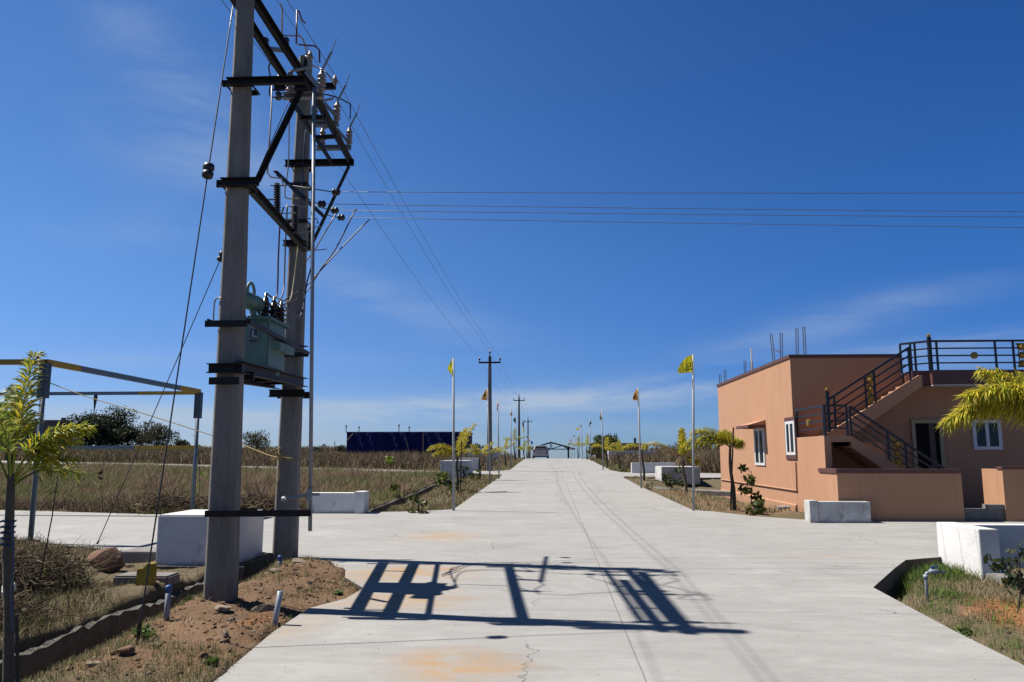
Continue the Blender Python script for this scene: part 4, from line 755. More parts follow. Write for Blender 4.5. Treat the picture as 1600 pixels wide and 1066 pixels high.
# ================================================================ FRAME GATE ON THE LEFT SIDE ROAD
def gate_frame():
    A=Vector((-8.62,13.0,0)); ztA=P(56,566,13.).z; Bp=G(300,806); B=Vector((Bp.x,Bp.y,0)); ztB=P(303,612,Bp.y).z
    t=thing('pipe_pergola',(A.x,A.y,bz(A.x,A.y)),'blue grey steel pipe frame with yellow beam ends over the left side road','pipe frame')
    Cc=Vector((A.x-7,A.y-.2,0)); D=Vector((B.x-8.5,B.y+.3,0))
    for p,z in ((A,ztA),(B,ztB),(Cc,ztA),(D,ztB)):
        m=MB(); m.tube([(p.x,p.y,bz(p.x,p.y)-.3),(p.x,p.y,z-.28)],.042,12); po=m.build('post','blueframe',t,smooth=True); m=MB(); m.bar((p.x,p.y,z-.62),(p.x,p.y,z-.02),.14,.14,(0,1,0)); sub(m,'post_sleeve','darkblue',po,t)
    def beam(a,b,ends,w=.085):
        m=MB(); a=Vector(a); b=Vector(b); L0=.17 if 'a' in ends else 0; L1=.17 if 'b' in ends else 0; p=a.lerp(b,L0); q=a.lerp(b,1-L1); m.bar(p,q,w,w); o=m.build('beam','blueframe',t)
        if L0: m=MB(); m.bar(a,p,w+.004,w+.004); sub(m,'painted_end','yelpaint',o,t)
        if L1: m=MB(); m.bar(q,b,w+.004,w+.004); sub(m,'painted_end','yelpaint',o,t)
    beam((A.x,A.y,ztA),(B.x,B.y,ztB),'ab',.095); beam((Cc.x,Cc.y,ztA),(A.x,A.y,ztA),'b'); beam((D.x,D.y,ztB-.02),(B.x,B.y,ztB-.03),'b',.075)
    zl=P(250,699,B.y).z; beam((D.x,D.y,zl),(B.x,B.y,zl),'b',.075)
    a=P(60,592,13.); b=P(330,668,Y1+.2)
    m=MB(); m.tube(smooth_path(pj((62,592,13.),(130,618,12.8),(230,648,12.5),(330,680,12.2),(388,699,11.9),(425,713,11.6))+[c2(1.65)+Vector((.0,-.15,0)),c2(1.62)+Vector((.19,-.1,0))],4),.008,6)
    o=m.build('rope','rope',None,smooth=True); tag(o,'frayed yellow rope tied from the pipe frame to the rear concrete pole','rope')
    p=c2(1.68)+Vector((-.1,-.17,0))
    m=MB()
    for k in range(8): q=p+Vector((random.uniform(-.08,.08),random.uniform(-.03,.02),random.uniform(-.06,.06))); m.tube([q,q+Vector((random.uniform(-.08,.08),0,random.uniform(-.05,.08))),q+Vector((random.uniform(-.1,.1),0,random.uniform(-.06,.06)))],.012,5)
    m.tube([p,p+Vector((.02,.0,-.3)),p+Vector((-.1,.0,-.62))],.008,5)
    k=m.build('rope_knot','rope',None); k.parent=o
    m=MB(); q=P(150,613,13+4.9); m.tube([q,q-Vector((0,0,.12)),q-Vector((.01,0,.45))],[.03,.05,.008],6); o=m.build('hanging_strap','blackcab',None); tag(o,'short dark strap hanging from the rear beam of the pipe frame','strap')
gate_frame()
# ================================================================ FLAGS
def clothmat(name,col):
    m=bpy.data.materials.new(name); m.use_nodes=True; n=m.node_tree.nodes; L=m.node_tree.links; b=n['Principled BSDF']; b.inputs['Base Color'].default_value=(*col,1); b.inputs['Roughness'].default_value=.75
    tc=n.new('ShaderNodeTexCoord'); t=n.new('ShaderNodeTexNoise'); t.inputs['Scale'].default_value=9; L.new(tc.outputs['Object'],t.inputs['Vector'])
    mx=n.new('ShaderNodeMixRGB'); mx.inputs[1].default_value=(*[c*.8 for c in col],1); mx.inputs[2].default_value=(*col,1); L.new(t.outputs[0],mx.inputs[0]); L.new(mx.outputs[0],b.inputs['Base Color'])
    tr=n.new('ShaderNodeBsdfTranslucent'); L.new(mx.outputs[0],tr.inputs[0]); s=n.new('ShaderNodeMixShader'); s.inputs[0].default_value=.55; L.new(b.outputs[0],s.inputs[1]); L.new(tr.outputs[0],s.inputs[2]); L.new(s.outputs[0],n['Material Output'].inputs[0]); return m
CL=dict(yellow=clothmat('yellow_cloth',(.72,.68,.035)),orange=clothmat('orange_cloth',(.72,.37,.06)),white=clothmat('white_cloth',(.7,.7,.7)),green=clothmat('dark_green_cloth',(.015,.075,.055)),red=clothmat('red_cloth',(.5,.08,.07)),blue=clothmat('blue_cloth',(.03,.06,.36)),brown=clothmat('brown_cloth',(.25,.13,.06)),navy=clothmat('grey_blue_cloth',(.10,.13,.17)))
def flag(base_px,top_px,col,shape,label,Y=None,hoist=27,band=None,prints=()):
    if Y is None: g=G(*base_px); X0,Y0=g.x,g.y
    else: q=P(base_px[0],base_px[1],Y); X0,Y0=q.x,Y
    t=thing('flag_pole',(X0,Y0,bz(X0,Y0)),label,'flagpole','flagpoles lining both verges of the road')
    T=P(top_px[0],top_px[1],Y0); m=MB(); m.tube([(X0,Y0,bz(X0,Y0)-.2),(T.x,Y0,T.z)],[.034,.026],10); m.build('pole','flagpole',t,smooth=True)
    k=Y0/1237.; h=hoist*k; sx=random.uniform(0,6)
    # shape: (fly of top corner dx, drop of top corner, fly of bottom corner dx, drop of bottom corner) in picture-sized units scaled to metres
    dxt,dzt,dxb,dzb,pw=shape
    def pos(u,v,o=0.):
        a=(dxt*u,-dzt*u**pw); b=(dxb*u,-hoist-dzb*u); s=math.copysign(.027,dxb)*(1 if u<.02 else 1)
        return (T.x+s+(a[0]*(1-v)+b[0]*v)*k,Y0+(.05*math.sin(7*u+2.2*v+sx)*min(1,u*2)+.03*math.sin(15*u+sx)*u)*(k*38)-o,T.z-.02+(a[1]*(1-v)+b[1]*v)*k)
    def patch(u0,u1,v0,v1,nu,nv,o=0.):
        mb=MB(); mb.add([pos(u0+(u1-u0)*i/nu,v0+(v1-v0)*j/nv,o) for j in range(nv+1) for i in range(nu+1)],[(j*(nu+1)+i,j*(nu+1)+i+1,(j+1)*(nu+1)+i+1,(j+1)*(nu+1)+i) for j in range(nv) for i in range(nu)]); return mb
    f=patch(0,1,0,1,14,8).build('flag',CL[col],t,smooth=True,fix=False)
    if band: sub(patch(band[0],band[1],band[2],band[3],10,6,.006),'flag_band',CL[band[4]],f,t,smooth=True,fix=False)
    if prints:
        for (nm,mat,rects) in prints:
            mb=MB()
            for r in rects: q=patch(*r,4,3,.008); mb.add(q.v,q.f)
            sub(mb,nm,mat,f,t,fix=False)
g1=[(.34,.40,.50-.1,.72),(.30,.44,.68,.72),(.37,.42,.40,.46)]
lg=[(.10,.16,.46,.70),(.10,.28,.42,.47),(.10,.28,.66,.71),(.24,.29,.58,.70),(.18,.29,.57,.61),(.36,.42,.44,.71),(.33,.45,.68,.72),(.33,.38,.44,.49)]
txt=[(.03+.075*i,.03+.075*i+.055,.765+.01*(i%2),.845) for i in range(7)]
flag((1083.5,798),(1083,554),'yellow',(-23,23,-23,1.5,2.2),'tall pole with a yellow flag flying left, nearest flagpole right of the road',prints=(('flag_letters','grn',lg),('flag_text_line','ink',txt)))
flag((709,798),(708.5,560),'yellow',(-8,16,-3,-4,1.3),'tall pole with a limp yellow flag, nearest flagpole left of the road',hoist=27)
flag((766,755),(762,607),'orange',(-10,17,-9,-1,1.4),'pole with an orange flag close beside the tall concrete pole',hoist=18,band=(.15,.7,.2,.55,'brown'))
flag((780,748.5),(777.5,625),'red',(3,8,-2,1,1.2),'pole with a small red and white flag, just right of the tall concrete pole',hoist=15,band=(0,.9,.6,1,'white'))
flag((798.5,731.5),(798.3,638),'white',(4,11,-2,-1,1.2),'pole with a white flag on the left verge before a dark green one',hoist=11,band=(.4,1,.1,.8,'brown'))
flag((806.5,718),(806,651.5),'green',(-4,4,-1,-1,1.2),'pole with a dark green flag on the left verge',hoist=10)
flag((819,717),(818.5,656.5),'yellow',(-2,4,-1,1,1.2),'pole with a narrow yellow and green flag between two far concrete poles',hoist=18,band=(0,1,0,.45,'green'))
flag((824.5,714),(825,680.5),'navy',(-4,3,-3,-1,1.2),'far pole with a small grey flag, left of the most distant concrete pole',Y=98,hoist=4)
flag((827,714),(826.5,685),'white',(3,1,2,-1,1.2),'far pole with a small white and dark flag beyond the crest on the left',Y=112,hoist=4,band=(0,1,.5,1,'navy'))
flag((829,714),(829,689.5),'blue',(3.5,0,3.5,0,1),'far pole with a small blue flag beyond the crest on the left',Y=126,hoist=4)
flag((1002,763),(997,606),'orange',(-7,12,-8,0,1.4),'pole with an orange flag on the right verge, second nearest there',hoist=19,band=(.3,1,.3,.8,'brown'))
flag((942.5,734.5),(940.5,641),'white',(-4,11,-1,2,1.2),'pole with a white and dark flag on the right verge near the leafy trees',hoist=14,band=(.2,1,.3,.8,'navy'))
flag((923.5,721),(921.5,654),'green',(3.5,8,-2,0,1.2),'pole with a dark green flag on the right verge',hoist=11)
flag((910.5,718),(908,658.5),'brown',(-2,7,0,1,1.2),'pole with a brown flag on the right verge',hoist=9)
flag((905.5,714),(904.5,666.5),'yellow',(-4,4,-3,1,1.2),'pole with a small yellow flag far down the right verge',Y=84,hoist=5)
flag((896.5,714),(899,679),'green',(-4,3,-3,0,1.2),'far pole with a small green and white flag beyond the crest on the right',Y=99,hoist=3,band=(0,.6,0,1,'white'))
flag((894,714),(893.5,686),'red',(-4,3,-3,0,1.2),'far pole with a small faded red flag beyond the crest on the right',Y=112,hoist=3.4,band=(.3,1,0,.6,'white'))
flag((891,714),(892,691.5),'navy',(-4,2,-3,0,1.2),'far pole with a small dark blue flag beyond the crest on the right',Y=124,hoist=3.6)

# ================================================================ PALMS
YG=((.36,.36,.030),(.46,.41,.035),(.25,.29,.03),(.40,.33,.02),(.15,.21,.03))
YL=((.54,.45,.045),(.52,.46,.06),(.42,.40,.05),(.55,.37,.03),(.26,.29,.04))
DRY=((.22,.13,.07),(.30,.20,.10),(.14,.09,.05))
GR=((.10,.16,.03),(.17,.23,.04),(.24,.27,.05),(.30,.31,.06),(.40,.38,.12))
def frond(mb,root,az,el,L,droop,ll,n,cols,w=.022,plume=1.,rr=.012,hang=.5,bare=.12,pw=1.2):
    root=Vector(root); p=root.copy(); N=16; path=[p.copy()]; dirs=[]
    for i in range(N):
        t=(i+.5)/N; e=el-droop*t**pw; d=Vector((math.cos(az)*math.cos(e),math.sin(az)*math.cos(e),math.sin(e))); p=p+d*(L/N); path.append(p.copy()); dirs.append(d)
    dirs.append(dirs[-1]); o=len(mb.v); mb.tube(path,[rr*(1-.75*i/N) for i in range(N+1)],5,False); mb.c+=[(*random.choice(cols),1)]*(len(mb.v)-o)
    for i in range(n):
        t=bare+(1-bare)*(i+random.random())/n; q=t*N; k=min(int(q),N-1); c=path[k].lerp(path[k+1],q-k); d=dirs[k]
        s=d.cross(Vector((0,0,1))); s=s.normalized() if s.length>1e-4 else Vector((1,0,0)); u=s.cross(d).normalized()
        a=random.uniform(0,2*math.pi) if random.random()<plume else (0 if i%2 else math.pi)+random.uniform(-.35,.35)
        l=ll*random.uniform(.75,1.1)*(.45+.55*math.sin(math.pi*min(1,.18+.82*t)**.8)) 
        dl=(s*math.cos(a)+u*math.sin(a)*.8)*random.uniform(.65,1.)+d*random.uniform(.45,.9); dl.normalize()
        mid=c+dl*l*.5; tip=c+dl*l+Vector((0,0,-hang*l*random.uniform(.3,1.)))
        x=dl.cross(u if abs(dl.dot(u))<.9 else s).normalized()*w*random.uniform(.7,1.2)*.5
        f=dl.cross(x).normalized()*w*.18
        o=len(mb.v); mb.v+=[tuple(c),tuple(mid+x+f),tuple(tip),tuple(mid-x+f),tuple(mid)]; mb.f+=[(o,o+1,o+4),(o+1,o+2,o+4),(o,o+4,o+3),(o+4,o+2,o+3)]
        cc=random.choice(cols); j=random.uniform(.75,1.2); mb.c+=[(cc[0]*j,cc[1]*j,cc[2]*j,1)]*5
def palm(label,base,crown,fronds,cols,r=.05,ll=.3,n=70,w=.022,plume=.9,stake=None,Y=None,dead=()):
    b=G(*base) if Y is None else P(base[0],base[1],Y)
    X0,Y0=b.x,b.y; zb=gzz(X0,Y0) if Y is None else b.z
    t=thing('palm',(X0,Y0,zb),label,'palm','young yellowing palms along the verges')
    c=P(crown[0],crown[1],Y0); m=MB(); pts=[Vector((X0,Y0,zb-.1)).lerp(c,i/8)+Vector((.03*math.sin(i*.8)*min(1,i/3),0,0)) for i in range(9)]
    pts[-1]=c; m.tube(pts,[r*(1.25-.6*i/8) for i in range(9)],9); m.build('trunk','trunk',t,smooth=True)
    for (az,el,L,dr,*rest) in fronds:
        m=MB(); frond(m,c-Vector((0,0,.05)),R(az),R(el),L,R(dr),ll,int(n*2.2),cols,w*1.25,plume,hang=.35); m.build('frond',PALM,t,fix=False)
    for (az,el,L,dr) in dead:
        m=MB(); frond(m,c,R(az),R(el),L,R(dr),ll*.4,int(n*1.2),DRY,w*.8,.6,rr=.024,hang=.9); m.build('dead_frond',PALM,t,fix=False)
    if stake:
        a=P(stake[0],stake[1],Y0-.06); a.z=zb-.1; bq=P(stake[2],stake[3],Y0-.06); m=MB(); m.tube([a,bq],.02,6); s=m.build('wooden_stake','stake'); tag(s,'thin wooden stake beside the '+stake[4],'stake')
palm('yellow palm behind the nearest flagpole on the left, tallest palm of that verge',(713,769),(716,712),[(188,58,1.15,100),(75,72,1.2,40),(20,74,1.25,25),(200,40,.9,80)],YL,.05,.26,130,stake=(719,772,721,690,'tallest palm of the left verge'))
palm('smaller yellow palm left of the tall concrete pole',(749,751),(750,713),[(170,50,1.1,90),(30,60,.9,30),(10,38,1.25,60),(150,70,.7,40)],YL,.045,.25,90)
palm('yellow palm just right of the tall concrete pole',(790,729),(789,704),[(170,50,.9,90),(10,60,.9,40),(60,80,.9,30)],YL,.05,.25,80)
palm('yellow green palm under the white flag on the left verge',(805,721),(803,690),[(170,50,1.,80),(80,80,1.2,30),(10,55,.9,60)],YG,.06,.3,70)
palm('yellow green palm near the crest left of the car',(819,716),(818,703),[(160,50,1.1,80),(60,75,1.,30),(10,50,1.,60),(250,40,.9,60)],YG,.05,.3,60,Y=70)
palm('low yellow green palm beyond the crest by the farthest pole',(823,715),(823,706),[(160,50,1.1,80),(60,75,1.,30),(10,50,1.,60)],YG,.05,.3,50,Y=88)
palm('leaning palm with drooping yellow fronds in front of the house corner',(1147,796),(1141,697),[(178,48,1.25,100),(172,60,1.1,85),(186,40,1.1,90),(100,70,.7,80),(20,50,.35,60)],YL+YG,.045,.30,170,stake=(1141,797,1146,668,'leaning palm at the house corner'))
palm('upright palm with one stiff yellow frond right of the second flagpole',(1072,772),(1068,716),[(92,80,1.0,14),(10,20,.5,60),(80,78,1.0,10)],YG+YL,.045,.26,110,dead=((178,38,1.7,55),))
palm('palm with small yellow tufts behind the orange flag pole',(1006,751),(1004,700),[(185,42,.95,90),(3,42,1.15,85),(280,40,.6,60)],YL+YG,.05,.24,100,dead=((185,40,.4,120),))
palm('small yellow palm further back on the right verge',(969,736),(967,707),[(175,50,.8,70),(20,55,.9,70),(80,75,.8,20)],YL+YG,.05,.26,70)
palm('yellow palm beside the white flag pole on the right verge',(949,731),(948,702),[(170,50,1.,80),(15,50,1.2,80),(80,70,.9,20)],YL,.05,.28,80)
palm('yellow palm near the crest on the right verge',(917,718),(917,698),[(170,50,1.2,80),(15,50,1.2,70),(80,70,1.3,20)],YL+YG,.06,.32,80)
palm('farther yellow palm near the crest on the right verge',(903,716),(903,699),[(170,50,1.3,80),(15,50,1.2,70),(80,70,1.3,20)],YG,.06,.32,70,Y=80)
# foreground palm at the left frame edge
def big_left():
    Y0=5.1; b=P(14,1066,Y0); c=P(17,758,Y0); zb=gzz(b.x,Y0)
    t=thing('palm',(b.x,Y0,zb),'foreground palm at the left frame edge with feathery yellow green fronds','palm','young yellowing palms along the verges')
    m=MB(); pts=[Vector((b.x,Y0,zb-.05)),P(13,1060,Y0),P(14,960,Y0),P(12,870,Y0),P(15,810,Y0),c,P(18,740,Y0)]; m.tube(pts,[.036,.033,.031,.032,.028,.024,.019],12); m.build('trunk','trunk',t,smooth=True)
    for az,el,L,dr,ll,n,cl in ((14,80,.66,86,.17,230,YG),(35,72,.52,70,.15,120,YG),(110,84,.98,26,.19,150,YG+GR[2:]),(130,74,.9,50,.19,140,GR),(165,80,.9,50,.19,130,GR),(185,70,.85,70,.19,120,GR),(280,82,.7,60,.17,110,GR),(20,58,.45,70,.16,80,YG),(60,45,.5,80,.16,80,GR)):
        m=MB(); frond(m,c-Vector((0,0,.02)),R(az),R(el),L,R(dr),ll,int(n*1.35),cl,.017,.75,rr=.009,hang=.45,bare=.32); m.build('frond',PALM,t,fix=False)
    s=MB(); s.tube([P(28,1075,Y0-.1),P(26,960,Y0-.1)],.012,6); tag(s.build('wooden_stake','stake'),'broken thin stake beside the foreground palm trunk at left','stake')
    s=MB()
    for k in range(5): z=P(12,815+9*k,Y0).z; s.tube([P(12,815,Y0)*1.0+Vector((.047*math.cos(a),.047*math.sin(a),z-P(12,815,Y0).z+.006*math.sin(3*a))) for a in np.linspace(0,6.28,14)],.006,5)
    s.tube([P(19,815,Y0-.06),P(22,880,Y0-.06),P(17,925,Y0-.06),P(20,985,Y0-.06)],.006,5)
    o=s.build('trunk_tie','bluecab',t)
big_left()
def big_right():
    Y0=8.6; cpx=(1700,690); c=P(*cpx,Y0); b=P(1745,900,Y0); zb=gzz(b.x,Y0)
    t=thing('palm',(b.x,Y0,zb),'foreground palm reaching in at the right edge with bushy bright yellow fronds','palm','young yellowing palms along the verges')
    m=MB(); m.tube([Vector((b.x,Y0,zb-.1)),P(1735,840,Y0),P(1712,740,Y0),c],[.07,.065,.055,.045],12); m.build('trunk','trunk',t,smooth=True)
    for az,el,L,dr,ll,n in ((178,47,1.58,86,.30,1100),(186,56,1.5,80,.29,800),(172,63,1.3,55,.27,520),(100,70,1.2,60,.3,200),(10,50,1.3,80,.3,200),(270,60,1.1,60,.28,150)):
        m=MB(); frond(m,c,R(az),R(el),L,R(dr),ll,n,YG[:4]+YL[:2],.018,1.,rr=.014,hang=.55,bare=.1); m.build('frond',PALM,t,fix=False)
big_right()
# ================================================================ BROADLEAF PLANTS AND TREES
def leafcloud(mb,c,rad,n,size,cols,shell=.35,flat=0.):
    c=np.array(c); rad=np.array(rad,float)
    for i in range(n):
        d=rng.normal(size=3); d/=np.linalg.norm(d); r=rng.uniform(shell,1)**.6; p=c+d*rad*r*rng.uniform(.8,1.08)
        a=rng.normal(size=3); a/=np.linalg.norm(a); b=np.cross(a,rng.normal(size=3)); b/=np.linalg.norm(b); s=size*rng.uniform(.6,1.3)
        o=len(mb.v); mb.v+=[tuple(p-a*s*.5),tuple(p+b*s*.28),tuple(p+a*s*.5),tuple(p-b*s*.28)]; mb.f.append((o,o+1,o+2,o+3)); q=cols[rng.integers(len(cols))]; j=rng.uniform(.75,1.2); mb.c+=[(q[0]*j,q[1]*j,q[2]*j,1)]*4
DG=((.030,.048,.022),(.045,.062,.026),(.022,.036,.018),(.06,.075,.03)); MG=((.07,.10,.025),(.11,.14,.03),(.05,.075,.022),(.16,.16,.03)); OL=((.06,.075,.035),(.09,.10,.045),(.045,.055,.03),(.10,.09,.05))
def tree(label,basepx,Y,ht_px,w_m,cols,leaf,n,lobes=9,group='trees beyond the fields',trunk=.16,X=None,open_=.2,name='broadleaf_tree',low=.30,rs=1.):
    b=P(basepx[0],basepx[1],Y); zb=bz(b.x,Y); t=thing(name,(b.x,Y,zb),label,'tree',group); top=P(basepx[0],ht_px,Y).z; h=top-zb
    m=MB(); m.tube([(b.x,Y,zb-.2),(b.x+.1,Y,zb+h*.25),(b.x-.05,Y,zb+h*.55)],[trunk,trunk*.8,trunk*.4],8)
    cen=[]
    for k in range(lobes):
        a=2*math.pi*k/lobes*1.9+random.random(); f=random.uniform(.25,.9) if k else .1; z=zb+h*random.uniform(low,.84)*(1 if f>.3 else 1.05); tp=1-.55*max(0,(z-zb)/h-.45)
        c=Vector((b.x+math.cos(a)*w_m*.42*f*tp,Y+math.sin(a)*w_m*.42*f,z)); cen.append(c); m.tube([(b.x,Y,zb+h*random.uniform(.2,.45)),(Vector((b.x,Y,zb+h*.5))+c)/2,c],[trunk*.4,trunk*.25,.02],6)
    m.build('trunk','bark',t,smooth=True); m=MB()
    for c in cen: r=w_m*random.uniform(.17,.27)*rs; leafcloud(m,c,(r,r,r*random.uniform(.6,.85)),n//lobes,leaf,cols,open_)
    m.build('crown',LEAF,t,fix=False)
tree('dark tree at the left end of the distant grove beside the grey building',(122,697),140,648,7.5,DG,.42,4600,13,low=.14,rs=1.1)
tree('dark broad tree second from left in the distant grove',(154,697),142,643,9.5,DG,.42,6200,16,low=.14,rs=1.1)
tree('tallest dark tree in the middle of the distant grove',(190,697),146,637,10.5,DG,.42,6500,16,low=.12,rs=1.1)
tree('lower rounded tree at the right end of the distant grove',(244,697),146,660,9.5,OL,.36,4600,15,low=.12,rs=1.0)
tree('low dark bush right of the distant grove',(285,699),150,690,6,DG,.34,1200,7,low=.15)
tree('lone airy tree seen between the two poles of the pole structure',(400,705),96,671,5.0,OL,.19,2600,13,trunk=.09,open_=.4)
tree('small dark bush at the left end of the navy shed',(533,712),92,698,2.2,DG,.2,700,5)
tree('small dark bush left of the shed bush',(495,712),100,701,3.,DG,.2,700,6)
tree('dark green bush right of the navy shed',(735,712),84,692,3.6,DG,.22,1400,7)
tree('second dark bush behind the smaller yellow palm',(762,713),84,697,3.,DG,.22,900,6)
tree('leafy green tree behind the white flag on the right',(946,716),66,676,2.4,MG,.18,1900,8,'leafy trees on the right verge',.07)
tree('second leafy tree with yellowish crown on the right verge',(930,717),69,688,1.9,MG+YL[:1],.17,1300,7,'leafy trees on the right verge',.06)
tree('dark bushy tree beyond the right verge near the tan building',(958,716),72,684,2.6,DG,.18,1200,7,'leafy trees on the right verge',.07)
def sapling(label,base,top,leaves,cols,leaf,n,Y=None,spread=.12,bare=.35,r=.012):
    b=G(*base) if Y is None else P(base[0],base[1],Y); zb=gzz(b.x,b.y); t=thing('sapling',(b.x,b.y,zb),label,'sapling','young saplings by the roads'); T=P(top[0],top[1],b.y); m=MB(); B=Vector((b.x,b.y,zb-.05)); m.tube([B,B.lerp(T,.5)+Vector((.03,0,0)),T],[r,r*.8,r*.4],6)
    cl=[]
    for k in range(leaves):
        f=bare+(1-bare)*(k+.6)/leaves; s=B.lerp(T,min(f,1)); e=s+Vector((random.uniform(-1,1)*spread,random.uniform(-1,1)*spread,random.uniform(-.2,.5)*spread)); m.tube([s,e],r*.4,5); cl.append(e)
    m.build('stem','stake',t); m=MB()
    for e in cl: leafcloud(m,e,(spread*.8,spread*.8,spread*.55),n//leaves,leaf,cols,.2)
    m.build('leaves',LEAF,t,fix=False)
LG=((.20,.30,.03),(.30,.38,.05),(.12,.2,.03)); 
sapling('leafy sapling in front of the house wall beside the leaning palm',(1172,797),(1174,735),7,MG+LG[2:],.13,190,spread=.2,bare=.15,r=.014)
sapling('green bush at the foot of the house wall by the dirty white parapet',(1180,803),(1178,785),6,MG,.10,260,spread=.17,bare=.05)
sapling('dark sapling at the right frame edge by the bright white parapet',(1588,952),(1592,868),7,DG+MG[:1],.10,110,spread=.16,bare=.4,r=.012)
sapling('yellow green sapling tip in the left field below the navy shed',(612,760),(606,716),4,LG,.15,75,spread=.16,bare=.75,r=.012)
sapling('small dark green sapling on the left verge corner by the nearest flagpole',(653,801),(652,772),6,MG,.12,120,spread=.2,bare=.2,r=.022)
sapling('yellowish shrub left of the drain in the left field',(624,775),(624,757),5,MG+LG[:1],.12,110,spread=.18,bare=.1)
sapling('green shrub at the foot of the tallest yellow palm',(700,770),(697,742),6,MG+LG,.13,160,spread=.26,bare=.15)
sapling('leafy dark shrub between the palm and the white parapet on the left',(724,756),(723,729),6,DG+MG[:2],.13,150,spread=.26,bare=.2)
sapling('low green sapling at the second left turning under the smaller palm',(745,752),(744,738),4,MG,.12,60,spread=.17,bare=.3)
sapling('dark green shrub in front of the grey shaded parapet',(1050,764),(1050,738),6,DG+MG[:2],.12,260,spread=.26,bare=.1)
sapling('yellowish shrub on the right verge behind the orange flag pole',(975,738),(974,727),4,MG+LG[:1],.14,90,spread=.25,bare=.2)
sapling('tiny dry plant at the road edge by the second flagpole on the right',(1017,767),(1016,755),4,OL,.07,50,spread=.12,bare=.2)
sapling('thin sapling with broad green leaves right of the foreground palm',(62,855),(100,672),5,LG+MG,.10,46,spread=.11,bare=.92,r=.009,Y=8.6)
sapling('withered thin plant with drooping brown leaves in the left field',(160,800),(156,735),3,DRY,.16,14,spread=.06,bare=.8,r=.008)
sapling('thin sapling with a few yellow leaves beside the far pipe frame post',(312,806),(309,676),7,LG,.08,34,spread=.08,bare=.25,r=.007)

# ================================================================ FAR STRUCTURES
def shed():
    Y0=86.; a=P(541,712,Y0); b=P(728,712,Y0); zt=P(640,676,Y0).z; zb=bz(a.x,Y0)-.3; t=thing('tarpaulin_shed',((a.x+b.x)/2,Y0,zb),'long low shed covered in navy tarpaulin across the left field','shed')
    m=MB(); n=60; x=np.linspace(a.x,b.x,n); vs=[]; fs=[]
    for j in range(5):
        for i in range(n): vs.append((x[i],Y0+.12*math.sin(i*1.1+j)+.08*math.sin(i*.37),zb+(zt-zb)*j/4+(.05*math.sin(i*.9)+.04*math.sin(i*2.3) if j==4 else 0)))
    fs=[(j*n+i,j*n+i+1,(j+1)*n+i+1,(j+1)*n+i) for j in range(4) for i in range(n-1)]; m.add(vs,fs)
    m.add([(a.x,Y0,zb),(a.x,Y0+7,zb),(a.x,Y0+7,zt),(a.x,Y0,zt),(b.x,Y0,zb),(b.x,Y0+7,zb),(b.x,Y0+7,zt),(b.x,Y0,zt)],[(0,1,2,3),(4,7,6,5),(1,5,6,2)]); m.build('tarpaulin_wall','tarp',t)
    m=MB(); m.box(a.x-.1,b.x+.1,Y0+.25,Y0+7.1,zt-.02,zt+.10); m.build('roof_sheet','tin',t)
    for px,py in ((541,664),(561,666),(623.5,663),(639.5,666)):
        q=P(px,py,Y0+.5); m=MB(); m.tube([(q.x,q.y,zt),tuple(q)],.045,6); m.lathe(q-Vector((0,0,.25)),q,[(0,.05),(.05,.09),(.2,.09),(.25,.04)],8); m.build('roof_post','darkblue',t)
    for p0,p1 in (((633,682),(643,719)),((661,677),(661.5,714)),((552,677),(541,690))):
        m=MB(); m.tube([P(*p0,Y0-.3),P(*p1,Y0-.6)],.03,5); m.build('guy_pole','tan',t)
    m=MB(); q=P(690,688,Y0-3); m.tube([q,P(688,712,Y0-3)],.03,5); m.bar(q,q+Vector((-.5,0,.35)),.1,.05); o=m.build('field_lamp','greywall',None); tag(o,'slim lamp post in front of the navy shed','lamp post')
shed()
